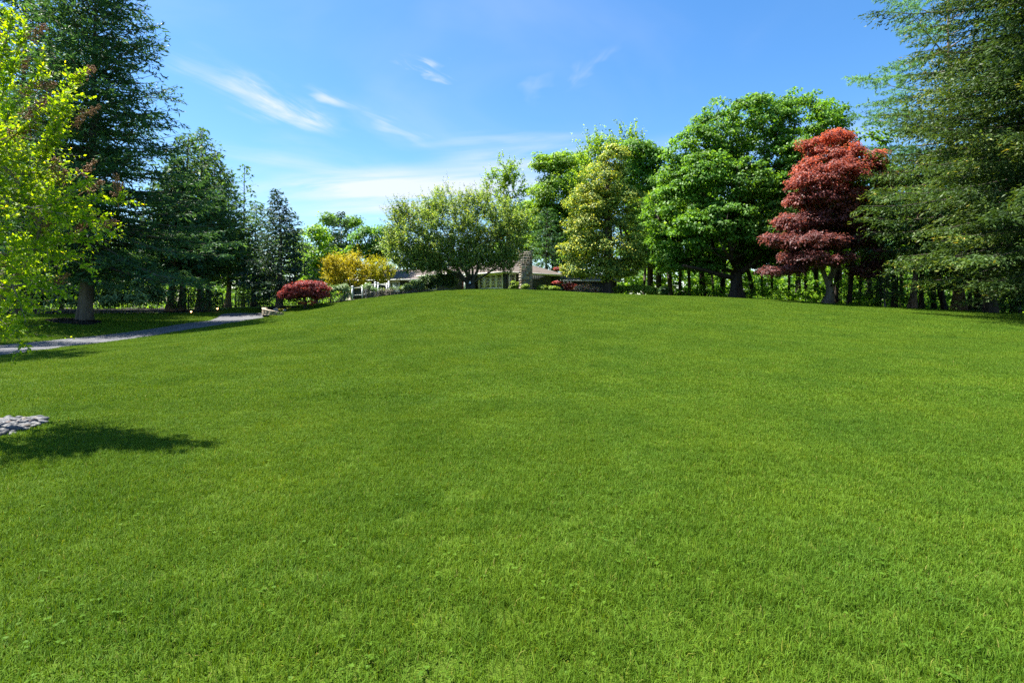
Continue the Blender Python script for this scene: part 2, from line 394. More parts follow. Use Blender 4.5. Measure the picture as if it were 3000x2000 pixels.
def leafquads(g, c, d, n, L, Wd, tint, fold=0.12):
    """diamond shaped, slightly folded leaves"""
    c = np.asarray(c, float); N = len(c)
    if N == 0: return
    L = np.broadcast_to(L, (N,))[:, None]; Wd = np.broadcast_to(Wd, (N,))[:, None]
    s = nrm(np.cross(d, n)); n2 = np.cross(s, d)
    v0 = c - d * L * .5; v2 = c + d * L * .5 - n2 * L * .06
    v1 = c - d * L * .08 + s * Wd * .5 + n2 * Wd * fold; v3 = c - d * L * .08 - s * Wd * .5 + n2 * Wd * fold
    g.quads(np.stack([v0, v1, v2, v3], 1), np.broadcast_to(tint, (N,)))

# ------------------------------------------------------------------ tree machinery
def skeleton(nodes, parents, targets, rng, alpha=0.45, seg=1.2, jit=0.12, sag=0.0, attach_from=0):
    nodes = [np.asarray(p, float) for p in nodes]; parents = list(parents); plen = [0.0]
    for i in range(1, len(nodes)): plen.append(plen[parents[i]] + np.linalg.norm(nodes[i] - nodes[parents[i]]))
    if len(targets) == 0: return np.array(nodes), parents, []
    root = nodes[-1]
    order = np.argsort(np.linalg.norm(targets - root, axis=1)); tips = []
    arr = np.zeros((len(nodes) + len(targets) * 12, 3)); arr[:len(nodes)] = nodes; pl = np.zeros(len(arr)); pl[:len(nodes)] = plen
    n = len(nodes)
    for ti in order:
        T = targets[ti]; d = T - arr[attach_from:n]; dist = np.linalg.norm(d, axis=1)
        cost = dist + alpha * pl[attach_from:n] + np.maximum(-d[:, 2], 0) * 0.35
        j = int(np.argmin(cost)) + attach_from; a = arr[j]; L = np.linalg.norm(T - a)
        k = min(max(1, int(round(L / seg))), 10); prev = j
        for q in range(1, k + 1):
            s = q / k; p = a * (1 - s) + T * s
            if q < k: p = p + rng.normal(0, jit * L / k, 3) + np.array([0, 0, sag * L * s * (1 - s)])
            if n >= len(arr): break
            arr[n] = p; pl[n] = pl[prev] + np.linalg.norm(p - arr[prev]); parents.append(prev); prev = n; n += 1
        tips.append(prev)
    return arr[:n], parents, tips
def branch_geo(g, nodes, parents, r_base, rmin=0.012, expo=0.5, k=6, skip=0, fixed=None):
    n = len(nodes); acc = np.zeros(n); kids = np.zeros(n, int)
    for i in range(1, n): kids[parents[i]] += 1
    for i in range(n - 1, 0, -1):
        if kids[i] == 0: acc[i] += 1
        acc[parents[i]] += acc[i]
    r = np.maximum(r_base * (acc / max(acc[0], 1)) ** expo, rmin)
    if fixed is not None:
        for i, v in enumerate(fixed):
            if v: r[i] = v
    par = np.array(parents[1:]); ch = np.arange(1, n)
    A = nodes[par]; B = nodes[ch]
    ra = np.minimum(r[par], r[ch] * 1.35); rb = r[ch]
    big = rb > 0.07
    g.tubes(A[big], B[big] + nrm(B[big] - A[big]) * rb[big][:, None] * .5, ra[big], rb[big], 9)
    g.tubes(A[~big], B[~big], ra[~big], rb[~big], 4)
    return r
def trunk_geo(g, pts, rad, rng, k=14, flare=1.6):
    """a trunk with root flare and an uneven section, along the points pts (base first)"""
    P = resample(np.column_stack([pts, rad]), max(8, int(len(pts) * 4))); rad = P[:, 3].copy(); P = P[:, :3]
    h = P[:, 2] - P[0, 2]
    rad *= 1 + (flare - 1) * np.exp(-h / (rad[0] * 1.6))
    ph = rng.uniform(0, 6.28, 3); ang = np.arange(k) / k * 2 * np.pi
    lob = 0.10 * np.sin(3 * ang + ph[0]) + .07 * np.sin(5 * ang + ph[1])
    bump = 1 + lob[None] * (0.5 + 1.6 * np.exp(-h / (rad[0] * 2)))[:, None] + rng.normal(0, .025, (len(P), k))
    P = P.copy(); P[0, 2] -= 0.15
    g.path(P, rad, k, bump)
def puffs(g, C, out, rad, m, flat, L, Wd, rng, droop=0.35, upbias=0.65, tintf=None, up=0.8, Lvar=0.3):
    n = len(C)
    if n == 0: return
    u = nrm(rng.normal(size=(n, m, 3))); r = rng.random((n, m, 1)) ** (1 / 2.4)
    o = u * r; o[..., 2] = np.where(rng.random((n, m)) < upbias, np.abs(o[..., 2]), o[..., 2] * .7)
    o *= np.array([1, 1, flat]) * np.broadcast_to(rad, (n,))[:, None, None]
    c = C[:, None] + o
    e = rng.normal(size=(n, m, 3))
    nn = nrm(np.array([0, 0, up]) + 0.55 * u + 0.35 * out[:, None] + 0.45 * e)
    d = nrm(u * [1, 1, .3] + out[:, None] * .5 + rng.normal(size=(n, m, 3)) * .5 - np.array([0, 0, droop]))
    d = nrm(d - (d * nn).sum(-1, keepdims=True) * nn)
    Lz = L * rng.uniform(1 - Lvar, 1 + Lvar, (n, m)); tt = rng.random((n, m)) if tintf is None else tintf(c, u * r, rng)
    leafquads(g, c.reshape(-1, 3), d.reshape(-1, 3), nn.reshape(-1, 3), Lz.ravel(), (Lz * Wd / L).ravel(), np.clip(tt, 0, 1).ravel())
def shoots(g, tw, C, dirs, length, m, L, Wd, rng, spread=0.12, tintf=None, bend=0.15, droop=0.1, rtw=0.008):
    """leafy shoots: leaves along a thin curved twig starting at C"""
    n = len(C); length = np.broadcast_to(length, (n,))
    s = np.linspace(0.06, 1.0, m)[None] + rng.normal(0, .03, (n, m)); side = rng.normal(size=(n, 3)) * bend
    c = C[:, None] + dirs[:, None] * (s * length[:, None])[..., None] + side[:, None] * (s ** 2 * length[:, None])[..., None]
    e = nrm(rng.normal(size=(n, m, 3))); e = nrm(e - (e * dirs[:, None]).sum(-1, keepdims=True) * dirs[:, None] * .8)
    d = nrm(e * .9 + dirs[:, None] * .7 - np.array([0, 0, droop])); c = c + d * (L * .45) + rng.normal(size=c.shape) * spread * L
    nn = nrm(np.array([0, 0, .7]) + rng.normal(size=c.shape) * .55); nn = nrm(nn - (nn * d).sum(-1, keepdims=True) * d)
    tp = 1 - .45 * np.clip(s, 0, 1) ** 2
    Lz = L * rng.uniform(.7, 1.25, (n, m)) * tp; tt = rng.random((n, m)) if tintf is None else tintf(c, s, rng)
    leafquads(g, c.reshape(-1, 3), d.reshape(-1, 3), nn.reshape(-1, 3), Lz.ravel(), (Lz * Wd / L).ravel(), np.clip(tt, 0, 1).ravel())
    if tw is not None:
        for a, b in ((0, .5), (.5, 1.)):
            A = C + dirs * (a * length)[:, None] + side * (a * a * length)[:, None]; B = C + dirs * (b * length)[:, None] + side * (b * b * length)[:, None]
            tw.tubes(A, B, np.full(n, rtw * (1 - a * .5)), np.full(n, rtw * (1 - b * .6)), 3)
def px_lobes(lobes, D, depth=0.85):
    r = []
    for l in lobes:
        px, py, rx, ry = l[:4]; dd = l[4] if len(l) > 4 else 0.0
        r.append((Wp(px, py, D + dd), np.array([rx, rx * depth, ry]) / F * (D + dd)))
    return r
def clump_centres(lobes, crad, rng, fill=1.0, shell=0.55):
    out = []; dirs = []
    for i, (c, r) in enumerate(lobes):
        A = 4 * np.pi * ((r[0]*r[1])**1.6/3 + (r[0]*r[2])**1.6/3 + (r[1]*r[2])**1.6/3) ** (1/1.6)
        n = max(4, int(A / (crad ** 2 * 2.2) * fill))
        u = nrm(rng.normal(size=(n, 3))); s = shell + (1 - shell) * rng.random((n, 1)) ** .6
        p = c + u * np.maximum(r - crad * .55, r * .35) * s
        ok = np.ones(n, bool)
        for j, (c2, r2) in enumerate(lobes):
            if j != i: ok &= (((p - c2) / r2) ** 2).sum(1) > 0.30
        out.append(p[ok]); dirs.append(nrm(u * np.array([1, 1, .8]))[ok])
    return np.vstack(out), np.vstack(dirs)

def deciduous(name, label, cat, base, trunk, r_base, lobes, leaf_m, bark_m, seed, crad=1.1, m=90, L=0.22, Wd=0.16, flat=0.7, fill=1.0,
              group=None, shell=0.55, mode='puff', shoot_len=1.5, shoot_dir=(0, 0, 0.8), tintf=None, droop=0.35, flare=1.6, limbs=(), alpha=0.45,
              sag=0.0, expo=0.5, up=0.8, upbias=0.65, rmin=0.012, shoot_out=0.6, extra=None):
    """trunk: points base first; lobes: ellipsoids (centre, radii) the crown fills; limbs: extra polylines that start on the trunk"""
    rng = np.random.default_rng(seed); base = np.asarray(base, float)
    root = thing(name, label, cat, base, group)
    C, out = clump_centres(lobes, crad, rng, fill, shell)
    tp = np.asarray(trunk, float); tg = Geo()
    nt_ = len(tp); nodes = [p for p in tp]; par = [0] + list(range(nt_ - 1))
    fixed = list(np.linspace(r_base, r_base * .72, nt_))
    for lm in limbs:
        pts = np.asarray(lm[0], float); rr = np.linspace(lm[1], lm[1] * .5, len(pts)); prev = int(np.argmin(np.linalg.norm(tp - pts[0], axis=1)))
        for q, (p, r_) in enumerate(zip(pts, rr)):
            nodes.append(p); par.append(prev); prev = len(nodes) - 1; fixed.append(r_)
        rs = resample(np.column_stack([pts, rr]), len(pts) * 3); tg.path(rs[:, :3], rs[:, 3], 9)
    n0 = len(nodes)
    N, P, tips = skeleton(nodes, par, C, rng, alpha, seg=max(1.0, crad), sag=sag, attach_from=max(nt_ - 2, 0) if not limbs else nt_ - 1)
    trunk_geo(tg, tp, np.linspace(r_base, r_base * .72, nt_), rng, flare=flare)
    branch_geo(tg, N, P, r_base, rmin=rmin, expo=expo)
    lg = Geo()
    if mode == 'puff':
        puffs(lg, C, out, crad * rng.uniform(.75, 1.25, len(C)), m, flat, L, Wd, rng, droop=droop, tintf=tintf, up=up, upbias=upbias)
    else:
        k = max(1, int(mode[5:] or 4))
        CC = np.repeat(C, k, 0) + rng.normal(0, crad * .35, (len(C) * k, 3)); oo = np.repeat(out, k, 0)
        dd = nrm(oo * shoot_out + np.array(shoot_dir) + rng.normal(size=oo.shape) * .35)
        shoots(lg, tg, CC, dd, shoot_len * rng.uniform(.5, 1.15, len(CC)), m, L, Wd, rng, tintf=tintf, droop=droop)
    if extra is not None: extra(lg, tg, rng)
    part('trunk', tg, bark_m, root, base, smooth=True)
    part('crown', lg, leaf_m, root, base, kind='stuff')
    return root

def conifer(name, label, cat, D, axis_px, prof, leaf_m, bark_m, seed, r_base, nbr=220, e0=-5, e1=35, droop=0.12, tipup=0.0, step=0.16, tw_gap=0.32, tw_max=1.4,
            L=0.3, Wd=0.09, per=1, spread=0.35, start=0.12, group=None, tip=0.0, dead=0, twang=(40, 70), hang=0.12, base=None, bare=0.0, flare=1.4, longp=0.1, nearcut=None, clump=0.0):
    """axis_px: (py, px) of the trunk from base to top; prof: (py, half width px) of the crown"""
    rng = np.random.default_rng(seed)
    ap = np.array([Wp(px, py, D) for py, px in axis_px])
    if base is None: base = ap[0].copy()
    base[2] = gz(base[0], base[1]); ap[0] = base
    root = thing(name, label, cat, base, group)
    pz = np.array([CAMZ + (HY - p[0]) / F * D for p in prof]); pr = np.array([p[1] / F * D for p in prof])
    o = np.argsort(pz); pz, pr = pz[o], pr[o]
    tg = Geo(); lg = Geo(); zt = ap[-1][2]
    trunk_geo(tg, ap, np.maximum(r_base * np.clip(1 - (ap[:, 2] - base[2]) / (zt - base[2]) * .97, 0, 1) ** 1.35, 0.03), rng, flare=flare)
    hs_ = pz[0] + (pz[-1] - pz[0]) * (np.arange(nbr) + rng.random(nbr)) / nbr
    A_, B_, RA, RB = [], [], [], []; cs, ds, ts, up_ = [], [], [], []; bt = []
    for i, h in enumerate(hs_):
        f = (h - pz[0]) / (pz[-1] - pz[0]); az = i * 2.39996 + rng.normal(0, .35)
        Ln = float(np.interp(h, pz, pr)) * rng.uniform(.72, 1.05) * (rng.uniform(1.05, 1.25) if rng.random() < longp else 1)
        if Ln < .12: Ln = .12
        e = R(e0 + (e1 - e0) * f + rng.normal(0, 6)); c0 = np.array([np.interp(h, ap[:, 2], ap[:, k]) for k in range(2)] + [h])
        k = 9; s = np.linspace(0, 1, k); bend = rng.normal(0, .10)
        hx = Ln * s; zz = Ln * (math.tan(e) * s - droop * s ** 2 + tipup * s ** 4); a2 = az + bend * s ** 2
        pts = c0 + np.column_stack([np.cos(a2) * hx, np.sin(a2) * hx, zz])
        rb = max(0.012, min(0.10, Ln * .011)); rr = np.linspace(rb, .006, k)
        A_.append(pts[:-1:2][:4]); B_.append(pts[2::2]); RA.append(rr[:-1:2][:4]); RB.append(rr[2::2])
        nt2 = max(2, int(Ln * (1 - start) / tw_gap)); st = start + (1 - start) * (np.arange(nt2) + rng.random(nt2)) / nt2
        if clump: st = st[np.sin(st * Ln * 2.1 + i) > -1 + clump * 1.2] if Ln > 1.5 else st
        st = np.repeat(st, 2); sg = np.tile([1, -1], len(st) // 2)
        p0 = np.stack([np.interp(st, s, pts[:, q]) for q in range(3)], 1)
        tl = np.minimum((.22 + .42 * Ln * (1 - st) + .10 * Ln) * rng.uniform(.6, 1.15, len(st)), tw_max)
        ang = az + bend + sg * R(1) * rng.uniform(twang[0], twang[1], len(st)); ang = np.where(rng.random(len(st)) < .1, az + rng.normal(0, .4, len(st)), ang)
        td = nrm(np.column_stack([np.cos(ang), np.sin(ang), rng.normal(-hang, .16, len(st))]))
        nn = np.maximum(1, (tl / step).astype(int)); idx = np.repeat(np.arange(len(st)), nn)
        fr = (np.concatenate([np.arange(q) for q in nn]) + .5) / np.repeat(nn, nn)
        c = p0[idx] + td[idx] * (tl[idx] * fr)[:, None] - np.array([0, 0, 1]) * (hang * .6 * tl[idx] * fr ** 2)[:, None]
        bt.append(np.full(len(idx), rng.normal(0, .13))); cs.append(c + rng.normal(0, .05, c.shape)); ds.append(td[idx]); ts.append(np.clip(.5 * fr + .5 * st[idx], 0, 1))
    C = np.vstack(cs); Dr = np.vstack(ds); T = np.concatenate(ts); BT = np.concatenate(bt)
    if per > 1: C = np.repeat(C, per, 0); Dr = np.repeat(Dr, per, 0); T = np.repeat(T, per); BT = np.repeat(BT, per)
    if axis_px[0][1] > -200:
        q_ = 1500 + C[:, 0] / C[:, 1] * F; ok = ((q_ < 3300) & (q_ > -300)) | (rng.random(len(C)) < .2); C, Dr, T, BT = C[ok], Dr[ok], T[ok], BT[ok]
    if nearcut:
        ok = (1500 + C[:, 0] / C[:, 1] * F < nearcut) | (rng.random(len(C)) < .15); C, Dr, T, BT = C[ok], Dr[ok], T[ok], BT[ok]
    n = len(C)
    if bare:
        ok = rng.random(n) > bare; C, Dr, T, BT = C[ok], Dr[ok], T[ok], BT[ok]; n = len(C)
    d = nrm(Dr + rng.normal(size=(n, 3)) * spread); C = C + d * (L * .25)
    nn = nrm(np.array([0, 0, .8]) + rng.normal(size=(n, 3)) * .6); nn = nrm(nn - (nn * d).sum(-1, keepdims=True) * d)
    Lz = L * rng.uniform(.65, 1.3, n); tint = np.clip(.6 * rng.random(n) * (1 - tip) + tip * (T ** 3) * rng.uniform(.3, 1.15, n) + .12 * rng.random(n) + BT, 0, 1)
    leafquads(lg, C, d, nn, Lz, Lz * Wd / L, tint, .2)
    tg.tubes(np.vstack(A_), np.vstack(B_), np.concatenate(RA), np.concatenate(RB), 4)
    if dead:
        for _ in range(dead):
            h = rng.uniform(pz[0], pz[0] + (pz[-1] - pz[0]) * .6); az = rng.uniform(2.4, 4.4); q = np.array([np.interp(h, ap[:, 2], ap[:, 0]), ap[0][1], h]); Ln = np.interp(h, pz, pr) * rng.uniform(.6, 1.0)
            pts = [q + np.array([math.cos(az) * Ln * s, math.sin(az) * Ln * s, -.25 * Ln * s + .25 * Ln * s * s]) + rng.normal(0, .08, 3) for s in np.linspace(.2, 1, 7)]
            tg.path(pts, np.linspace(.04, .01, 7), 5)
    part('trunk', tg, bark_m, root, base, smooth=True)
    part('crown', lg, leaf_m, root, base, kind='stuff')
    return root
def Gd(px, D): return np.array([(px - 1500) / F * D, D, gz((px - 1500) / F * D, D)])

bed(np.array([Gd(218 + 90 * math.cos(a), 29.9 + 1.9 * math.sin(a))[:2] for a in np.linspace(0, 6.28, 24)[:-1]]), 0.10, 'round dark mulch ring at the foot of the lone dark cedar', 1)
bed(np.array([Gd(px, d)[:2] for px, d in [(-300,36.5),(0,37.2),(200,38.2),(400,40.0),(560,41.5),(660,42.6),(690,43.6),(660,45.5),(560,50),(400,52),(0,52),(-300,50)]]), 0.06, 'long dark mulch bed under the shrubs and row of cedars', 2)
bed(np.array([Gd(815 + 62 * math.cos(a), 46.5 + 2.0 * math.sin(a))[:2] for a in np.linspace(0, 6.28, 24)[:-1]]), 0.12, 'dark mulch mound around the foot of the dark spruce', 3)
bed(np.array([Gd(px, d)[:2] for px, d in [(950,46.3),(1030,47.0),(1110,47.4),(1200,48.2),(1320,48.8),(1330,51),(1200,52),(1000,52),(940,49)]]), 0.05, 'mulch strip under the straggly shrubs by the white railing', 4)

# ------------------------------------------------------------------ house
M_WALL = surf('wall_paint', [(0.35, (0.05, 0.058, 0.056)), (0.65, (0.072, 0.08, 0.076))], 3, 0.7, 0.3, 0.15, 12)
M_TRIM = surf('trim_paint', [(0.4, (0.70, 0.70, 0.62)), (0.6, (0.80, 0.80, 0.72))], 4, 0.5, 0.4)
M_WHITE = surf('white_paint', [(0.4, (0.62, 0.64, 0.66)), (0.6, (0.78, 0.80, 0.82))], 4, 0.5, 0.4)
M_GUTTER = surf('gutter_paint', [(0.4, (0.58, 0.60, 0.54)), (0.6, (0.70, 0.72, 0.66))], 2, 0.4, 0.4)
M_DARKIN = surf('dark_room', [(0.4, (0.05, 0.045, 0.04)), (0.6, (0.08, 0.07, 0.06))], 1, 0.9)
M_DOOR = surf('door_paint', [(0.4, (0.10, 0.025, 0.018)), (0.6, (0.14, 0.035, 0.025))], 2, 0.5, 0.4)
M_MORTAR = surf('mortar', [(0.35, (0.22, 0.20, 0.17)), (0.65, (0.32, 0.29, 0.25))], 12, 0.95, 0.1, 0.4, 30)
M_METAL = surf('dark_iron', [(0.4, (0.010, 0.011, 0.012)), (0.6, (0.018, 0.019, 0.02))], 5, 0.45, 0.5)
m, t, out = newmat('roof_shingles'); gob = t.nodes.new('ShaderNodeTexCoord').outputs['Object']
c = ramp(t, noise(t, 1.2, 6, gob, 0.7), [(0.3, (0.085, 0.068, 0.058)), (0.7, (0.145, 0.120, 0.105))])
br = t.nodes.new('ShaderNodeTexNoise'); br.inputs['Scale'].default_value = 9; br.inputs['Detail'].default_value = 2; t.links.new(gob, br.inputs['Vector'])
c = mixrgb(t, 0.5, c, ramp(t, br.outputs[0], [(0.4, (0.6, 0.6, 0.6)), (0.6, (1.25, 1.2, 1.15))]), 'MULTIPLY')
p = t.nodes.new('ShaderNodeBsdfPrincipled'); p.inputs['Roughness'].default_value = 0.85; p.inputs['Specular IOR Level'].default_value = 0.25
t.links.new(c, p.inputs['Base Color']); t.links.new(p.outputs[0], out.inputs['Surface']); M_ROOF = m
m, t, out = newmat('window_glass')
gl = t.nodes.new('ShaderNodeBsdfGlossy'); gl.inputs['Roughness'].default_value = 0.03; gl.inputs['Color'].default_value = (0.9, 0.95, 1, 1)
tr = t.nodes.new('ShaderNodeBsdfTransparent'); tr.inputs['Color'].default_value = (0.75, 0.8, 0.8, 1)
fr = t.nodes.new('ShaderNodeFresnel'); fr.inputs['IOR'].default_value = 1.5
ma = t.nodes.new('ShaderNodeMath'); ma.operation = 'MULTIPLY_ADD'; t.links.new(fr.outputs[0], ma.inputs[0]); ma.inputs[1].default_value = 0.7; ma.inputs[2].default_value = 0.04
mx = t.nodes.new('ShaderNodeMixShader'); t.links.new(ma.outputs[0], mx.inputs[0]); t.links.new(tr.outputs[0], mx.inputs[1]); t.links.new(gl.outputs[0], mx.inputs[2]); t.links.new(mx.outputs[0], out.inputs['Surface'])
M_GLASS = m
m, t, out = newmat('lamp_glow'); em = t.nodes.new('ShaderNodeEmission'); em.inputs['Color'].default_value = (1, 0.55, 0.22, 1); em.inputs['Strength'].default_value = 3
t.links.new(em.outputs[0], out.inputs['Surface']); M_GLOW = m
M_STONES = [surf('chimney_stone_' + n, [(0.35, a), (0.65, b)], 4, 0.9, 0.2, 0.5, 15) for n, a, b in
            [('tan', (0.26, 0.21, 0.15), (0.36, 0.30, 0.22)), ('grey', (0.17, 0.165, 0.155), (0.27, 0.26, 0.24)), ('brown', (0.15, 0.10, 0.07), (0.23, 0.165, 0.115)), ('dark', (0.09, 0.085, 0.08), (0.15, 0.14, 0.13)), ('pale', (0.36, 0.33, 0.28), (0.46, 0.42, 0.36))]]

HC = np.array([-0.6, 52.0]); ha = nrm(np.array([-0.66, 0.75])); hb = nrm(np.array([0.75, 0.66]))
HZ = 2.30; EZ = 4.86
HB = np.array([HC[0], HC[1], HZ])
house = thing('house', 'low dark grey house with brown hipped roof behind the lawn crest', 'house', HB)
def frame(p0, p1):
    """local x along the wall from p0 to p1, y outwards (towards the right-hand side of the walk), z up"""
    d = nrm(np.array(p1) - np.array(p0)); n = np.array([d[1], -d[0]])
    return np.array([[d[0], n[0], 0], [d[1], n[1], 0], [0, 0, 1.0]]), np.array([p0[0], p0[1], 0.0]), float(np.linalg.norm(np.array(p1) - np.array(p0)))
def wall(p0, p1, z0, z1, openings=(), th=0.2, battens=True):
    M, o, L = frame(p0, p1); g = Geo()
    us = sorted({0.0, L, *[u for op in openings for u in op[:2]]}); vs = sorted({z0, z1, *[v for op in openings for v in op[2:4]]})
    for a, b in zip(us[:-1], us[1:]):
        for c_, d_ in zip(vs[:-1], vs[1:]):
            if any(op[0] - 1e-6 <= a and b <= op[1] + 1e-6 and op[2] - 1e-6 <= c_ and d_ <= op[3] + 1e-6 for op in openings): continue
            g.box((a, -th, c_), (b, 0, d_), (M, o))
    part('wall', g, M_WALL, house, HB)
    if battens:
        g = Geo()
        for u in np.arange(0.15, L, 0.32):
            segs = [(z0, z1)]
            for op in openings:
                if op[0] - .2 < u < op[1] + .2: segs = [s for a, b in segs for s in ((a, op[2] - .17), (op[3] + .17, b)) if s[1] - s[0] > .05]
            for a, b in segs: g.box((u - .03, 0.002, a + .01), (u + .03, .035, b - .01), (M, o))
        if g.n: part('battens', g, M_WALL, house, HB, kind='stuff')
def window(p0, p1, u0, u1, z0, z1, cols, rows, sashes=1):
    M, o, L = frame(p0, p1)
    g = Geo(); w = .16
    for a, b, c_, d_ in ((u0-w, u1+w, z1, z1+w), (u0-w, u1+w, z0-w, z0), (u0-w, u0, z0, z1), (u1, u1+w, z0, z1)): g.box((a, -.06, c_), (b, .045, d_), (M, o))
    win = part('window', g, M_TRIM, house, HB)
    sw = (u1 - u0) / sashes
    for s in range(1, sashes):
        q = Geo(); q.box((u0 + s*sw - .10, -.05, z0 + .002), (u0 + s*sw + .10, .03, z1 - .002), (M, o)); part('mullion', q, M_TRIM, win, HB)
    for s in range(sashes):
        a, b = u0 + s*sw + (.10 if s else 0), u0 + (s+1)*sw - (.10 if s < sashes-1 else 0)
        q = Geo(); q.box((a + .004, -.105, z0 + .004), (b - .004, -.095, z1 - .004), (M, o)); part('pane', q, M_GLASS, win, HB)
        q = Geo(); f_ = .05
        for c_ in ((a+.003, a+f_), (b-f_, b-.003)): q.box((c_[0], -.085, z0+.003), (c_[1], -.02, z1-.003), (M, o))
        for c_ in ((z0+.003, z0+f_), (z1-f_, z1-.003)): q.box((a+f_, -.085, c_[0]), (b-f_, -.02, c_[1]), (M, o))
        for k in range(1, cols):
            x = a + (b-a) * k / cols; q.box((x-.02, -.085, z0+f_), (x+.02, -.04, z1-f_), (M, o))
        for k in range(1, rows):
            z = z0 + (z1-z0) * k / rows; q.box((a+f_, -.083, z-.02), (b-f_, -.042, z+.02), (M, o))
        part('sash', q, M_TRIM, win, HB)
    return win
def hip(corner, da, la, db, lb, ez, rise, over=0.5, th=0.16):
    """hipped roof over the rectangle corner + da*[0,la] + db*[0,lb]"""
    da = np.array(da); db = np.array(db); c = np.array(corner) - da * over - db * over; la += 2*over; lb += 2*over
    P = lambda a, b, z: np.array([*(c + da*a + db*b), z]); g = Geo()
    if la >= lb: r0, r1 = P(lb/2, lb/2, ez+rise), P(la-lb/2, lb/2, ez+rise)
    else: r0, r1 = P(la/2, la/2, ez+rise), P(la/2, lb-la/2, ez+rise)
    A, B, C_, D_ = P(0,0,ez), P(la,0,ez), P(la,lb,ez), P(0,lb,ez)
    dn = np.array([0,0,th]); v = [A, B, C_, D_, r0, r1, A-dn, B-dn, C_-dn, D_-dn]
    if la >= lb: q = [[0,1,5,4],[2,3,4,5]]; t3 = [[1,2,5],[3,0,4]]
    else: q = [[1,2,5,4],[3,0,4,5]]; t3 = [[0,1,4],[2,3,5]]
    g.add(v, q); g.add(v, t3); roof = part('roof', g, M_ROOF, house, HB)
    q = Geo(); q.add(v, [[0,6,7,1],[1,7,8,2],[2,8,9,3],[3,9,6,0],[9,8,7,6]]); part('eave', q, M_TRIM, roof, HB)
    q = Geo()
    for a, b in ((A, B), (B, C_), (C_, D_), (D_, A)):
        M, o, L = frame(a[:2], b[:2]); M2 = M.copy()
        if (np.array([M[0][1], M[1][1]]) @ ((A+C_)[:2]/2 - a[:2])) > 0: M2[:, 1] *= -1
        q.box((-.08, .004, ez - .13), (L + .08, .12, ez - .012), (M2, o))
    part('gutter', q, M_GUTTER, roof, HB)
    return roof
HI = HC + ha * 5.0; HJ = HI - hb * 2.6; HK = HJ + ha * 6.5
HE = HC + hb * 6.5
wall(HI, HC, HZ, EZ - .165, [(0.55, 1.15, HZ + .98, HZ + 2.32), (1.55, 4.35, HZ + .98, HZ + 2.32)])
window(HI, HC, 0.55, 1.15, HZ + .98, HZ + 2.32, 2, 4)
window(HI, HC, 1.55, 4.35, HZ + .98, HZ + 2.32, 4, 4, 3)
wall(HC, HE, HZ, EZ - .166, [(0.5, 1.15, HZ + .98, HZ + 2.32)])
window(HC, HE, 0.5, 1.15, HZ + .98, HZ + 2.32, 2, 4)
wall(HJ, HI - hb * .2, HZ, EZ - .167, [(0.7, 1.6, HZ + .02, HZ + 2.1)])
M, o, L = frame(HJ, HI); q = Geo(); q.box((.7, -.10, HZ + .02), (1.6, -.05, HZ + 2.1), (M, o)); dr = part('door', q, M_DOOR, house, HB)
q = Geo(); q.box((1.45, -.05, HZ + 1.0), (1.5, .02, HZ + 1.1), (M, o)); part('handle', q, M_METAL, dr, HB)
wall(HK, HJ, HZ, EZ - .168, [(1.2, 2.6, HZ + 1.0, HZ + 2.1)])
window(HK, HJ, 1.2, 2.6, HZ + 1.0, HZ + 2.1, 3, 3, 1)
hip(HC, ha, 8.6, hb, 8.0, EZ, 1.75); hip(HJ, ha, 6.5, hb, 9.0, EZ - .02, 1.5)
# back walls closing the two blocks
q = Geo()
for p0, p1 in ((HC + hb*7.9, HC + hb*7.9 + ha*8.5), (HC + ha*8.5, HC + ha*8.5 + hb*7.9), (HK, HK + hb*8.8), (HC + ha*5.2 - hb*.2, HC + ha*5.2 + hb*4.0)):
    M, o, L = frame(p0, p1); q.box((.01, -.1, HZ), (L - .01, .1, EZ - .17), (M, o))
part('rear_wall', q, M_WALL, house, HB)
q = Geo(); M, o, L = frame(HC + ha*.3 + hb*.3, HC + ha*8.3 + hb*.3); q.box((0, -7.4, HZ - .05), (L, 0, HZ + .02), (M, o)); part('floor', q, M_DARKIN, house, HB)
# porch post by the entry
q = Geo(); pp = HJ + hb * .35 - ha * 1.0; q.box((pp[0]-.09, pp[1]-.09, HZ - .1), (pp[0]+.09, pp[1]+.09, EZ - .165)); q.box((pp[0]-.13, pp[1]-.13, EZ-.4), (pp[0]+.13, pp[1]+.13, EZ - .17)); part('porch_post', q, M_WHITE, house, HB)
# right wings
dw = nrm(np.array([0.30, 0.954])); dl = np.array([-dw[1], dw[0]]); WA = np.array([2.1, 57.0]); WB = WA + dw * 11.5
wall(WA, WB, HZ - .1, EZ - .27, [(3.2, 7.4, HZ + 1.35, HZ + 2.1)])
window(WA, WB, 3.2, 7.4, HZ + 1.35, HZ + 2.1, 2, 2, 3)
wall(WA + dl * 6, WA, HZ - .1, EZ - .271)
hip(WA, dw, 14.0, dl, 6.0, EZ - .10, 1.3)
wall(WB + np.array([.01, 0]), WB + np.array([8.5, 0.6]), HZ - .1, EZ - .272)
hip(WB + np.array([-2.5, -.1]), nrm(np.array([8.5, .6])), 11.2, nrm(np.array([-.6, 8.5])), 6.0, EZ - .12, 1.2)
q = Geo(); pd = WB + np.array([.55, -.62]); q.tubes([[pd[0], pd[1], HZ - .1]], [[pd[0], pd[1], EZ + .4]], [.05], [.05], 8); part('downspout', q, M_WHITE, house, HB)
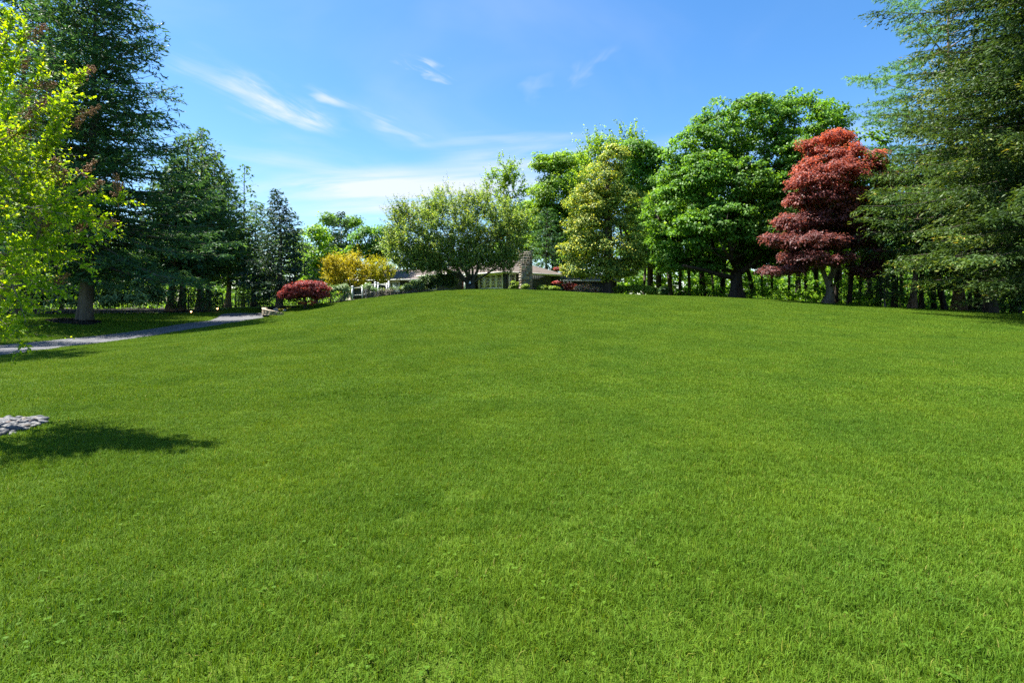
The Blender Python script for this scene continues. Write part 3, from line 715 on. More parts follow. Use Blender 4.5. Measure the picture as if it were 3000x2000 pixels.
# left wing
LA = np.array([-10.8, 63.0]); LB = np.array([-21.0, 66.5])
wall(LB, LA, HZ - .1, EZ - .36, [(6.0, 7.2, HZ + .9, HZ + 2.0)])
window(LB, LA, 6.0, 7.2, HZ + .9, HZ + 2.0, 2, 3)
dq = nrm(LB - LA); hip(LA - dq * 1.5, dq, 12.5, np.array([dq[1], -dq[0]]), 7.0, EZ - .2, 1.5)
# chimney, stone by stone
CW = 1.12; cp = Wp(1540, 800, 51.0)[:2]; cz0, cz1 = HZ - .2, 6.75
CM = np.array([[hb[0], -ha[0], 0], [hb[1], -ha[1], 0], [0, 0, 1.0]]); CM[:, 0] = [*nrm(np.array([.97, .22])), 0]; CM[:, 1] = [CM[1, 0], -CM[0, 0], 0]
q = Geo(); q.box((-CW/2, -.42, cz0), (CW/2, .42, cz1), (CM, np.array([*cp, 0.]))); chim = part('chimney', q, M_MORTAR, house, HB)
q = Geo(); q.box((-CW/2 - .07, -.49, cz1 + .002), (CW/2 + .07, .49, cz1 + .12), (CM, np.array([*cp, 0.]))); part('chimney_cap', q, M_STONES[1], chim, HB)
def stone_mesh(name, w, h, d, mat, rng):
    v = []; 
    for sx_, sz_ in ((-1,-1),(1,-1),(1,1),(-1,1)): v.append([sx_*w/2, 0, sz_*h/2])
    for sx_, sz_ in ((-1,-1),(1,-1),(1,1),(-1,1)): v.append([sx_*(w/2 - .03) + rng.normal(0,.008), d, sz_*(h/2 - .025) + rng.normal(0,.008)])
    g = Geo(); g.add(v, [[4,5,6,7],[0,1,5,4],[1,2,6,5],[2,3,7,6],[3,0,4,7]]); return g.mesh(name, mat)
rs = np.random.default_rng(77); protos = {}
def lay(face_w, origin, M, z0, z1, parent, base):
    z = z0
    while z < z1 - .1:
        h = rs.choice([.17, .22, .28]); h = min(h, z1 - z); x = -face_w/2
        while x < face_w/2 - .05:
            w = rs.choice([.22, .3, .4]); w = min(w, face_w/2 - x)
            if face_w/2 - (x + w) < .1: w = face_w/2 - x
            k = (round(w, 2), round(h, 2), int(rs.choice(5, p=[.28,.26,.2,.14,.12])))
            if k not in protos: protos[k] = stone_mesh('stone', k[0] - .025, k[1] - .025, .045, M_STONES[k[2]], rs)
            ob = link('stone', protos[k], parent)
            c = M @ np.array([x + w/2, 0, 0]) + np.array([*origin, z + h/2]) - base
            ob.location = c; ob.rotation_euler = (0, 0, math.atan2(M[1, 0], M[0, 0])); x += w
        z += h
cxn = CM[:2, 0]; cyn = CM[:2, 1]
for nv_, off, fw in ((-cyn, .42, CW), (cyn, .42, CW), (cxn, CW/2, .84), (-cxn, CW/2, .84)):
    lay(fw, cp + nv_ * off, np.array([[nv_[1], nv_[0], 0], [-nv_[0], nv_[1], 0], [0, 0, 1.]]), cz0 + .2, cz1, chim, HB)
# lamp that shines inside the big window
lp = HC + ha * 1.0 + hb * .9; lz = HZ + 1.75
lamp = thing('hanging_lamp', 'warm lit globe lamp hanging inside the wide window', 'lamp', (lp[0], lp[1], lz))
q = Geo(); ii_ = 10
V = [[lp[0] + .13*math.sin(a)*math.cos(b), lp[1] + .13*math.sin(a)*math.sin(b), lz + .13*math.cos(a)] for a in np.linspace(.05, 3.09, 8) for b in np.linspace(0, 6.283, ii_, endpoint=False)]
q.add(V, [[a*ii_+i, a*ii_+(i+1) % ii_, (a+1)*ii_+(i+1) % ii_, (a+1)*ii_+i] for a in range(7) for i in range(ii_)]); part('globe', q, M_GLOW, lamp, (lp[0], lp[1], lz))
q = Geo(); q.tubes([[lp[0], lp[1], lz + .12]], [[lp[0], lp[1], EZ - .2]], [.012], [.012], 5); part('cord', q, M_METAL, lamp, (lp[0], lp[1], lz))


# ------------------------------------------------------------------ leaf materials
L_CEDAR = leafmat('leaf_cedar', [(0.0, (0.016, 0.042, 0.020)), (0.6, (0.030, 0.070, 0.030)), (1.0, (0.065, 0.115, 0.040))], 0.26, 0.5, 0.35)
L_CEDAR2 = leafmat('leaf_cedar_pale', [(0.0, (0.02, 0.05, 0.02)), (0.6, (0.05, 0.095, 0.035)), (1.0, (0.10, 0.16, 0.05))], 0.28, 0.5, 0.35)
L_SPRUCE = leafmat('leaf_spruce_dark', [(0.0, (0.012, 0.028, 0.020)), (0.7, (0.022, 0.045, 0.03)), (1.0, (0.06, 0.09, 0.05))], 0.15, 0.5, 0.35)
L_ORIENT = leafmat('leaf_spruce_tips', [(0.0, (0.018, 0.038, 0.012)), (0.45, (0.044, 0.078, 0.018)), (0.75, (0.10, 0.128, 0.025)), (1.0, (0.20, 0.15, 0.03))], 0.2, 0.45, 0.4, gain=1.6)
L_PINE = leafmat('leaf_white_pine', [(0.0, (0.03, 0.075, 0.045)), (0.6, (0.06, 0.13, 0.075)), (1.0, (0.13, 0.22, 0.11))], 0.3, 0.5, 0.35)
L_MAPLE = leafmat('leaf_maple', [(0.0, (0.026, 0.066, 0.009)), (0.6, (0.046, 0.108, 0.014)), (1.0, (0.085, 0.16, 0.028))], 0.38, 0.33, 0.6, (1.75, 1.55, 0.45))
L_WOOD = leafmat('leaf_woodland', [(0.0, (0.028, 0.068, 0.010)), (0.6, (0.052, 0.112, 0.014)), (1.0, (0.10, 0.17, 0.028))], 0.42, 0.4, 0.5, (1.75, 1.55, 0.45))
L_LIGHT = leafmat('leaf_light_green', [(0.0, (0.045, 0.092, 0.012)), (0.6, (0.078, 0.14, 0.018)), (1.0, (0.14, 0.20, 0.03))], 0.45, 0.4, 0.5, (1.75, 1.55, 0.45))
L_YGREEN = leafmat('leaf_yellow_green', [(0.0, (0.05, 0.11, 0.012)), (0.6, (0.10, 0.18, 0.02)), (1.0, (0.19, 0.26, 0.03))], 0.42, 0.4, 0.45)
L_BEECH = leafmat('leaf_beech', [(0.0, (0.035, 0.075, 0.014)), (0.6, (0.07, 0.125, 0.02)), (1.0, (0.15, 0.17, 0.035))], 0.38, 0.4, 0.5)
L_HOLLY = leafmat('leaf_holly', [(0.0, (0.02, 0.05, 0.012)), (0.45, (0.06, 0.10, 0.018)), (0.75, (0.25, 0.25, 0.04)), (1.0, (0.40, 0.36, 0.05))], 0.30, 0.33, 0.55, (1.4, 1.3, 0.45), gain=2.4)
L_CHERRY = leafmat('leaf_spreading', [(0.0, (0.040, 0.070, 0.020)), (0.55, (0.075, 0.115, 0.032)), (0.9, (0.14, 0.18, 0.05)), (1.0, (0.22, 0.17, 0.05))], 0.38, 0.28, 0.9, gain=2.5)
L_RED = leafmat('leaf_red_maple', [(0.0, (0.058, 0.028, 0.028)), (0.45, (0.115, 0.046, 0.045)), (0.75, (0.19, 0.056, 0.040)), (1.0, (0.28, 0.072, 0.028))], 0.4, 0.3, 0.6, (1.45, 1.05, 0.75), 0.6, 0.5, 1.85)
L_LACE = leafmat('leaf_weeping_maple', [(0.0, (0.070, 0.022, 0.026)), (0.6, (0.145, 0.040, 0.044)), (1.0, (0.26, 0.075, 0.06))], 0.38, 0.35, 0.5, (1.6, 0.9, 0.5), 0.4, 1.0)
L_GOLD = leafmat('leaf_gold', [(0.0, (0.12, 0.11, 0.008)), (0.6, (0.21, 0.195, 0.01)), (1.0, (0.32, 0.29, 0.025))], 0.35, 0.45, 0.4, (1.2, 1.05, 0.4))
L_GOLD2 = leafmat('leaf_gold_green', [(0.0, (0.09, 0.105, 0.008)), (0.6, (0.19, 0.195, 0.01)), (1.0, (0.30, 0.29, 0.02))], 0.35, 0.45, 0.4, (1.2, 1.1, 0.4))
L_RHODO = leafmat('leaf_rhododendron', [(0.0, (0.025, 0.05, 0.02)), (0.6, (0.055, 0.095, 0.035)), (1.0, (0.15, 0.19, 0.08))], 0.18, 0.22, 0.8, gain=2.5)
L_HEDGE = leafmat('leaf_dark_hedge', [(0.0, (0.012, 0.03, 0.012)), (0.7, (0.03, 0.06, 0.02)), (1.0, (0.10, 0.16, 0.03))], 0.2, 0.3, 0.6)
L_BOX = leafmat('leaf_boxwood', [(0.0, (0.04, 0.08, 0.012)), (0.6, (0.09, 0.14, 0.016)), (1.0, (0.20, 0.25, 0.035))], 0.3, 0.4, 0.5)
L_PINK = leafmat('leaf_azalea', [(0.0, (0.05, 0.08, 0.02)), (0.38, (0.08, 0.11, 0.03)), (0.42, (0.30, 0.17, 0.155)), (1.0, (0.40, 0.27, 0.25))], 0.3, 0.5, 0.4, (1.1, 1.0, 0.8))
L_MYRTLE = leafmat('leaf_crape_myrtle', [(0.0, (0.045, 0.105, 0.006)), (0.5, (0.115, 0.185, 0.008)), (0.85, (0.21, 0.27, 0.010)), (1.0, (0.42, 0.28, 0.02))], 0.5, 0.35, 0.5, (1.55, 1.35, 0.25), 0.4, 0.8)
L_SEED = surf('seed_capsules', [(0.3, (0.13, 0.065, 0.03)), (0.7, (0.36, 0.18, 0.08))], 14, 0.7, 0.3)
L_UNDER = leafmat('leaf_undergrowth', [(0.0, (0.03, 0.075, 0.010)), (0.6, (0.06, 0.125, 0.014)), (1.0, (0.13, 0.20, 0.025))], 0.45, 0.45, 0.4)
L_FLOWER = leafmat('leaf_yellow_flower', [(0.0, (0.10, 0.12, 0.02)), (0.5, (0.26, 0.23, 0.03)), (1.0, (0.38, 0.32, 0.06))], 0.3, 0.5, 0.4)

# ------------------------------------------------------------------ hero trees
def up_trunk(px0, py0, D, pts):
    b = Gd(px0, D); r = [b] + [Wp(px, py, D + (dd[0] if dd else 0)) for px, py, *dd in pts]; return b, np.array(r)

# left: the lone dark cedar
conifer('cedar_tree', 'tall dark cedar standing alone in a mulch ring beside the driveway', 'tree', 30,
        [(940,247),(850,255),(700,262),(500,268),(250,275),(0,280),(-280,282)],
        [(-280,20),(-150,80),(0,150),(100,178),(200,195),(300,225),(400,250),(500,305),(600,360),(690,380),(755,350),(800,230)],
        L_CEDAR, B_CEDAR, 11, 0.36, nbr=430, e0=-14, e1=40, droop=0.04, tipup=0.12, step=0.112, tw_gap=0.31, tw_max=1.3, L=0.32, Wd=0.082, spread=0.6, start=0.04, hang=0.10, longp=.15, tip=.15, clump=.42, flare=1.25)
conifer('cedar_tree', 'tall lacy cedar rising behind the lone cedar at the left edge of the lawn', 'tree', 39,
        [(912,60),(700,62),(400,66),(100,72),(-250,75)], [(-250,15),(-100,90),(100,170),(300,210),(500,240),(650,250),(760,240),(820,160)],
        L_CEDAR, B_CEDAR, 12, 0.40, nbr=300, e0=-12, e1=38, droop=0.05, tipup=0.1, step=0.2, tw_gap=0.36, tw_max=1.6, L=0.42, Wd=0.14, spread=0.55, start=0.2, longp=.15, clump=.2)
conifer('cedar_tree', 'dark cedar filling the gap at far left behind the crape myrtle', 'tree', 44,
        [(910,-150),(700,-150),(400,-150),(60,-150),(-150,-150)], [(-150,15),(0,90),(200,150),(400,220),(600,260),(760,250),(830,180)],
        L_CEDAR, B_CEDAR, 13, 0.40, nbr=240, e0=-12, e1=38, droop=0.05, tipup=0.1, step=0.24, tw_gap=0.45, tw_max=1.6, L=0.5, Wd=0.17, spread=0.55, start=0.2)
conifer('cedar_tree', 'slim cedar across the drive, seen past the crape myrtle at the left edge', 'tree', 21,
        [(970,-125),(600,-125),(100,-125),(-130,-125)], [(-130,10),(0,70),(200,120),(500,145),(740,130)],
        L_CEDAR, B_CEDAR, 14, 0.3, nbr=150, e0=-12, e1=38, droop=0.05, tipup=0.1, step=0.2, tw_gap=0.40, tw_max=1.2, L=0.38, Wd=0.12, spread=0.55, start=0.1)
conifer('cedar_tree', 'cedar beside the near end of the drive, beyond the left edge', 'tree', 16,
        [(1000,-340),(600,-340),(100,-340),(-620,-340)], [(-620,15),(-400,120),(0,185),(300,200),(740,170)],
        L_CEDAR, B_CEDAR, 15, 0.35, nbr=150, e0=-12, e1=38, droop=0.05, tipup=0.1, step=0.2, tw_gap=0.40, tw_max=1.4, L=0.40, Wd=0.14, spread=0.55, start=0.1)
# the row of cedars further along
row = [('row cedar nearest the lone dark cedar, its trunk leaning slightly', 505, 43, 520, 470, 130, L_CEDAR, 21),
       ('row cedar with a pale leaning trunk, second in the row', 535, 44, 552, 405, 120, L_CEDAR2, 22),
       ('tallest pale green cedar of the row with a ragged double top', 590, 47, 592, 386, 105, L_CEDAR2, 23),
       ('row cedar with slim brown trunk just right of the tallest one', 612, 49, 632, 455, 95, L_CEDAR2, 24),
       ('last dark cedar of the row before the iron fence', 672, 52, 668, 520, 95, L_CEDAR, 25)]
for lab, px, D, tx, ty, hw, mt, sd in row:
    conifer('cedar_tree', lab, 'tree', D, [(908,px-6),(840,px),(600,(px+tx)/2),(ty,tx)], [(ty,8),(ty+50,hw*.3),(ty+130,hw*.62),(ty+230,hw*.9),(ty+310,hw),(750,hw),(790,hw*.75),(825,hw*.4)],
            mt, B_RED, sd, 0.27, nbr=210, e0=-12, e1=55, droop=0.05, tipup=0.08, step=0.2, tw_gap=0.4, tw_max=1.3, L=0.46, Wd=0.16, spread=0.6, start=0.15, longp=.2, group='cedars in a row along the left edge', tip=.25)
conifer('slender_tree', 'thin sparse tree with bare straight stem rising above the cedar row', 'tree', 62,
        [(900,712),(700,714),(500,716),(484,717)], [(484,6),(510,22),(560,38),(620,46),(680,42),(740,60)], L_CEDAR2, B_DARK, 31, 0.2, nbr=60, e0=-5, e1=40, droop=0.1, step=0.28, tw_gap=0.6, tw_max=1.1, L=0.45, Wd=0.22, spread=0.9, start=0.3, bare=.25)
conifer('spruce_tree', 'dark ragged spruce with bent top standing in a mulch mound', 'tree', 46.5,
        [(900,818),(800,820),(700,824),(620,818),(560,808)], [(560,6),(600,26),(640,44),(690,72),(730,82),(780,98),(830,104),(868,80)], L_SPRUCE, B_GREY, 32, 0.30, nbr=210, e0=-8, e1=40, droop=0.10, tipup=.1, step=0.17, tw_gap=0.34, tw_max=1.2, L=0.40, Wd=0.13, spread=0.5, start=0.12, longp=.3, clump=.25)
conifer('spruce_tree', 'paler spruce half hidden between the cedar row and the dark spruce', 'tree', 54,
        [(900,742),(800,744),(690,748),(600,752)], [(600,10),(650,45),(720,75),(790,85),(850,70)], L_CEDAR2, B_DARK, 33, 0.25, nbr=150, e0=-8, e1=40, step=0.22, tw_gap=0.42, tw_max=1.3, L=0.45, Wd=0.15, spread=0.6, group=None)
conifer('spruce_tree', 'distant narrow spruce rising between two leafy trees', 'tree', 72,
        [(890,1000),(800,1000),(700,1000),(622,999)], [(622,5),(660,28),(720,48),(790,60),(850,45)], L_SPRUCE, B_DARK, 34, 0.25, nbr=120, e0=-8, e1=40, step=0.26, tw_gap=0.5, tw_max=1.3, L=0.55, Wd=0.2, spread=0.6)

def tree_px(name, label, cat, px, D, trunk, r_base, lobes, leaf, barkm, seed, depth=0.85, **k):
    b, tp = up_trunk(px, 0, D, trunk)
    lm = [([Wp(x, y, D + d) for x, y, d in pts], r_) for pts, r_ in k.pop('limbs', ())]
    return deciduous(name, label, cat, b, tp, r_base, px_lobes(lobes, D, depth), leaf, barkm, seed, limbs=lm, **k)

tree_px('leafy_tree', 'pale yellow-green leafy tree behind the weeping red maple', 'tree', 925, 62, [(926,830),(930,780)], 0.22,
        [(928,690,45,40),(935,750,60,50),(925,810,55,40),(960,800,40,40)], L_YGREEN, B_DARK, 41, crad=1.2, m=100, L=.32, Wd=.2, fill=1.1)
tree_px('leafy_tree', 'green leafy tree with arching top beside the distant narrow spruce', 'tree', 965, 75, [(966,800),(970,740)], 0.22,
        [(965,650,35,32),(1030,660,38,35),(985,720,55,50),(1010,780,50,50)], L_WOOD, B_DARK, 42, crad=1.2, m=100, L=.34, Wd=.22, fill=1.1)
tree_px('leafy_tree', 'rounded bright green maple showing bare forked limbs behind the golden shrubs', 'tree', 1110, 66, [(1108,830),(1100,790)], 0.25,
        [(1080,705,60,48),(1130,700,55,45),(1050,740,40,35),(1120,745,60,40)], L_MAPLE, B_GREY, 43, crad=1.2, m=110, L=.30, Wd=.22, fill=1.1)

# weeping maple: mounded umbrella of hanging tiers
def weeping(lg, tg, rng):
    pass
b, tp = up_trunk(893, 0, 44, [(896,886),(890,872),(884,858)])
def lace_t(c, s, rng): return np.clip(rng.random(s.shape[:2]) * .8 + .25 * (s[..., 2] if s.ndim == 3 else 0), 0, 1)
deciduous('weeping_maple', 'low weeping red maple with a dome of drooping foliage', 'tree', b, tp, 0.11,
          px_lobes([(868,848,40,24),(905,842,46,27),(935,848,36,26),(838,866,26,18),(865,862,36,20),(930,866,30,20),(900,858,36,20)], 44, 1.0), L_LACE, B_DARK, 44,
          crad=.42, m=95, L=.20, Wd=.055, flat=.55, fill=1.25, droop=1.0, tintf=lace_t, up=.6, upbias=.8, shell=.6)
b2 = Gd(903, 43.4)
sprig = thing('maple_sprig', 'small bright red sprig growing at the foot of the weeping maple', 'plant', b2)
q = Geo(); rg = np.random.default_rng(5); cc = np.array([Wp(905 + dx, 888 + dy, 43.4) for dx, dy in ((-22,-2),(-14,2),(6,4),(14,-2),(2,-4))]); puffs(q, cc, np.tile([[0,0,1.]], (5,1)), np.full(5,.24), 60, .7, .17, .06, rg, tintf=lambda c,u,r: .8 + .2*r.random(c.shape[:2])); part('leaves', q, L_RED, sprig, b2, kind='stuff')
q = Geo()
for c_ in cc: q.path([b2, (b2 + c_) / 2 + [0,0,.05], c_], [.012,.01,.006], 5)
part('stem', q, B_DARK, sprig, b2)

# golden shrubs
tree_px('golden_maple', 'large round golden yellow small tree behind the railing', 'tree', 1008, 51, [(1010,858),(1008,840)], 0.10,
        [(1010,775,52,42),(980,800,38,40),(1045,800,36,40),(1010,822,55,28)], L_GOLD, B_GREY, 45, crad=.7, mode='shoot5', shoot_len=.9, m=15, L=.20, Wd=.11, fill=1.8, shoot_dir=(0,0,.7), shoot_out=.8)
tree_px('golden_maple', 'smaller greenish yellow small tree right of the golden one', 'tree', 1105, 52.5, [(1105,852),(1104,836)], 0.09,
        [(1105,790,40,32),(1080,812,34,26),(1132,808,28,28)], L_GOLD2, B_GREY, 46, crad=.65, mode='shoot5', shoot_len=.85, m=15, L=.20, Wd=.11, fill=1.7, shoot_dir=(0,0,.7), shoot_out=.8)

# the spreading tree in front of the house
D0 = 47.2
sp_limbs = [([(1372,828,0),(1350,805,-.3),(1335,775,-.5),(1322,740,-.6)], .18), ([(1372,830,0),(1335,800,.2),(1285,782,.4),(1235,770,.5),(1190,745,.6)], .17),
            ([(1382,828,0),(1398,795,-.4),(1405,762,-.7),(1412,725,-.9)], .16), ([(1388,826,0),(1430,800,.3),(1470,775,.6),(1500,745,.8)], .10), ([(1384,828,0),(1385,790,1.2),(1372,755,2.2),(1365,715,2.8)], .13),
            ([(1380,828,0),(1370,800,-1.4),(1345,770,-2.8)], .09)]
def tip_t(c, s, rng): return np.clip(rng.random(s.shape[:2]) * .85 + .2 * (s if s.ndim == 2 else s[..., 2]) ** 3, 0, 1)
tree_px('spreading_tree', 'broad low spreading tree with forked trunk in front of the house', 'tree', 1380, D0, [(1380,835),(1378,824)], 0.34,
        [(1240,690,105,85),(1330,665,115,90),(1420,660,105,88),(1490,705,65,78),(1180,690,50,72),(1215,762,75,42),(1450,768,90,36),(1300,775,70,26),(1160,735,45,50),(1400,778,80,20),(1320,786,80,18),(1490,784,60,20),(1235,790,70,20),(1330,745,120,45),(1180,625,40,40),(1290,600,50,40),(1400,600,50,35),(1520,670,35,50)],
        L_CHERRY, B_OLIVE, 47, depth=0.75, limbs=sp_limbs, crad=.66, mode='shoot4', shoot_len=1.5, m=21, L=.21, Wd=.125, fill=1.15, shell=.3, expo=.68, shoot_dir=(-.22,0,.75), shoot_out=.35, tintf=tip_t, droop=.25, alpha=.5, flare=1.3)

# tall trees behind the house
tree_px('tall_tree', 'tall open-crowned tree rising behind the right of the spreading tree', 'tree', 1490, 74, [(1490,760),(1488,680),(1486,600)], 0.30,
        [(1480,510,42,40),(1500,560,52,42),(1455,560,34,40),(1480,620,60,45),(1520,640,40,45),(1450,640,40,30)], L_LIGHT, B_DARK, 48, crad=1.3, mode='shoot5', shoot_len=2.0, m=20, L=.36, Wd=.22, fill=1.0, expo=.62, shoot_dir=(0,0,.8), tintf=tip_t)
tree_px('tall_tree', 'tall twin-stemmed tree behind the chimney', 'tree', 1625, 70, [(1622,760),(1612,680),(1604,600)], 0.32,
        [(1600,490,52,50),(1645,480,52,55),(1620,570,85,65),(1590,640,60,60),(1650,650,60,70),(1600,720,60,50)], L_LIGHT, B_DARK, 49, crad=1.3, m=120, L=.36, Wd=.22, fill=1.1, tintf=tip_t, expo=.6)
conifer('hemlock_tree', 'dark drooping hemlock close behind the stone chimney', 'tree', 65, [(880,1600),(780,1600),(700,1602),(610,1604)], [(610,12),(660,45),(720,70),(780,80),(830,75),(860,50)],
        L_CEDAR, B_DARK, 50, 0.25, nbr=120, e0=-12, e1=20, droop=.15, step=.26, tw_gap=.6, tw_max=1.6, L=.5, Wd=.18, spread=.5)
tree_px('tall_tree', 'tall tree with spiky bare-tipped top behind the holly', 'tree', 1790, 68, [(1790,760),(1785,660),(1785,560)], 0.35,
        [(1770,430,50,45),(1830,420,50,40),(1730,480,45,50),(1880,470,45,50),(1800,500,90,60),(1720,560,50,60),(1900,560,60,70),(1820,600,90,60),(1880,660,60,60),(1700,650,50,80)],
        L_LIGHT, B_DARK, 51, crad=1.4, mode='shoot5', shoot_len=2.1, m=20, L=.36, Wd=.22, fill=1.0, expo=.62, shoot_dir=(-.15,0,.8), tintf=tip_t)
tree_px('tall_tree', 'rounded green maple between the holly and the great maple', 'tree', 1905, 62, [(1905,780),(1900,700),(1895,640)], 0.35,
        [(1860,450,70,50),(1910,480,60,60),(1850,540,70,70),(1920,590,60,80),(1880,680,70,70),(1940,700,50,70)], L_MAPLE, B_DARK, 52, crad=1.25, m=130, L=.32, Wd=.24, fill=1.1)

tree_px('broad_tree', 'broad leafy tree filling the gap behind the chimney', 'tree', 1545, 82, [(1545,790),(1545,730)], 0.3,
        [(1550,640,60,62),(1535,730,75,60),(1490,700,60,60),(1590,700,60,70),(1450,740,60,45)], L_YGREEN, B_DARK, 56, crad=1.4, m=100, L=.40, Wd=.26, fill=1.0, tintf=tip_t)
tree_px('broad_tree', 'broad leafy tree joining the twin-stemmed tree and the holly', 'tree', 1690, 78, [(1690,790),(1690,700)], 0.3,
        [(1690,500,55,60),(1700,590,75,80),(1660,680,70,70),(1720,700,70,80),(1670,760,60,50)], L_YGREEN, B_DARK, 57, crad=1.4, m=105, L=.38, Wd=.26, fill=1.0, tintf=tip_t)
tree_px('broad_tree', 'leafy tree closing the gap between the holly and great maple at mid height', 'tree', 1930, 60, [(1930,800),(1930,740)], 0.3,
        [(1925,640,75,75),(1900,740,70,70),(1960,760,70,50),(1935,560,55,60)], L_MAPLE, B_DARK, 58, crad=1.2, m=105, L=.32, Wd=.24, fill=1.0)
# holly
def holly_t(c, u, rng): return np.clip(rng.random(c.shape[:2]) * .45 + .52 * np.clip(np.linalg.norm(u, axis=-1), 0, 1) ** 2.2 * rng.uniform(.4, 1.25, c.shape[:2]), 0, 1)  # outer leaves yellower, inner darker: new growth plus sunlight put into the colour
tree_px('holly_tree', 'broad cone-shaped holly with yellowish new leaves and painted-in sun right of the house', 'tree', 1780, 48.5, [(1782,820),(1782,760),(1782,640),(1782,520)], 0.36,
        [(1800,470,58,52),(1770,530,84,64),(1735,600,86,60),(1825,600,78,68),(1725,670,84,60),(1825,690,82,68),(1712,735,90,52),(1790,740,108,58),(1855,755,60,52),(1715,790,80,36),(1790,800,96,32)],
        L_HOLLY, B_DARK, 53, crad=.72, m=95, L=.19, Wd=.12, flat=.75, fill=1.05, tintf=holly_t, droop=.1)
# great maple
D0 = 50
mp_limbs = [([(2156,815,0),(2110,805,-.8),(2060,790,-1.6),(2000,778,-2.2)], .26), ([(2158,800,0),(2105,782,.6),(2050,740,1.2)], .22), ([(2165,800,0),(2205,772,-.6),(2235,740,-1.0),(2265,690,-1.2)], .33),
            ([(2158,790,0),(2150,720,.5),(2140,640,.8),(2150,560,1)], .34), ([(2160,790,0),(2185,730,1.6),(2230,640,2.2),(2250,560,2.5)], .26), ([(2160,800,0),(2140,760,-2.5),(2120,730,-4.5)], .2)]
tree_px('maple_tree', 'great spreading green maple with thick dark forked trunk', 'tree', 2157, D0, [(2156,840),(2157,805),(2160,785)], 0.52,
        [(2180,375,165,105),(2320,370,160,102),(2060,450,120,100),(2420,400,88,90),(2000,620,130,105),(2150,560,175,130),(2340,545,150,130),(1985,715,110,78),(2120,720,145,85),(2285,700,130,90),(2010,530,95,80),(1960,775,75,40),(2260,780,90,38),(2060,780,85,36),(2440,520,60,90),(2240,470,150,105),(2080,570,120,95),(2220,640,150,95),(2130,650,105,80,-4),(2260,680,105,75,-4.5),(2330,600,105,85,-4),(2040,680,90,70,-3.5),(2200,530,115,85,-3.5),(2330,460,100,80,-3),(2080,500,90,70,-3),(2410,335,75,55),(2250,330,120,60)],
        L_MAPLE, B_DARK, 54, depth=0.8, limbs=mp_limbs, crad=.86, m=72, L=.25, Wd=.20, flat=.62, fill=1.0, shell=.4, droop=.5, up=.85, upbias=.8, flare=1.7)
# tall red maple
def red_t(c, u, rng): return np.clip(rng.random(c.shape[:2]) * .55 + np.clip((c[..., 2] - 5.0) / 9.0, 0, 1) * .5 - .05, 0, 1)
rd_limbs = [([(2424,828,0),(2410,790,-.3),(2400,740,-.5),(2395,680,-.6)], .16), ([(2426,828,0),(2444,790,.4),(2450,730,.7),(2455,640,.9),(2450,540,1)], .17)]
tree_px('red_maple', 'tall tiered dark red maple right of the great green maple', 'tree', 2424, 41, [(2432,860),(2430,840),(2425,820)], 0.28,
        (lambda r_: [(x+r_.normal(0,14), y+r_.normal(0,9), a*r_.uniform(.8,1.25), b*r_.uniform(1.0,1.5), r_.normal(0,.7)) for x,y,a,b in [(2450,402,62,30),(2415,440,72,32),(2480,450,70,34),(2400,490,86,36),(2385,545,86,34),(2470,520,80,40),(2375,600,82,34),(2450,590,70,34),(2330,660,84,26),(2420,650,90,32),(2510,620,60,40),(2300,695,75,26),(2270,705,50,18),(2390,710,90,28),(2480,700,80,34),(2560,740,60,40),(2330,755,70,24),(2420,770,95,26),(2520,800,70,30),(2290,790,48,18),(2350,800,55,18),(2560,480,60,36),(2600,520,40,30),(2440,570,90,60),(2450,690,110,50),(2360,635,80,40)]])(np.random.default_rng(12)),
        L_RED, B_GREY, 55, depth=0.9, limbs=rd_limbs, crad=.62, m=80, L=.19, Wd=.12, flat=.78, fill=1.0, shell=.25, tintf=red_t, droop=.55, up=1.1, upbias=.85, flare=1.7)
# conifers on the right
conifer('white_pine', 'soft blue-green white pine with long level branches above the red maple', 'tree', 44, [(911,2812),(800,2808),(500,2790),(200,2780),(-120,2775)],
        [(-120,30),(-40,120),(60,190),(160,225),(240,235),(330,225),(420,260),(480,220),(600,230),(760,180)], L_PINE, B_RED, 61, 0.40, nbr=70, e0=-4, e1=25, droop=.03, tipup=.10, step=.14, tw_gap=.38, tw_max=1.7, L=.42, Wd=.05, per=4, spread=.75, start=.3, longp=.25, hang=.0, tip=.1)
conifer('white_pine', 'pale-barked pine trunk carrying shaded boughs beside the small yellow conifer', 'tree', 40.5, [(906,2673),(800,2684),(600,2692),(450,2695)],
        [(450,20),(520,90),(620,150),(700,160),(780,150),(830,110)], L_PINE, B_RED, 62, 0.25, nbr=55, e0=-6, e1=30, droop=.05, tipup=.05, step=.16, tw_gap=.42, tw_max=1.5, L=.40, Wd=.055, per=3, spread=.7, start=.25)
conifer('spruce_tree', 'huge near spruce with yellow-brown shoot tips at the right edge', 'tree', 27, [(980,3090),(800,3090),(400,3090),(0,3090),(-420,3090)],
        [(-420,60),(-200,220),(0,355),(100,350),(210,330),(320,360),(400,335),(500,410),(600,375),(690,370),(760,290),(835,150)],
        L_ORIENT, B_DARK, 63, 0.48, nbr=320, e0=-12, e1=22, droop=.14, tipup=.16, step=.10, tw_gap=.15, tw_max=1.0, L=.21, Wd=.072, per=1, spread=.45, start=.05, tip=.75, longp=.16, dead=5, twang=(25, 65), hang=.30, nearcut=3350)
conifer('spruce_tree', 'olive green spruce standing behind the red maple and the near spruce', 'tree', 36, [(915,2900),(700,2890),(400,2880),(100,2880)],
        [(100,20),(200,120),(350,230),(480,330),(600,350),(720,290),(780,200),(825,110)],
        L_ORIENT, B_DARK, 64, 0.35, nbr=190, e0=-12, e1=25, droop=.12, tipup=.12, step=.16, tw_gap=.22, tw_max=1.5, L=.32, Wd=.09, spread=.5, start=.25, tip=.6, hang=.2)
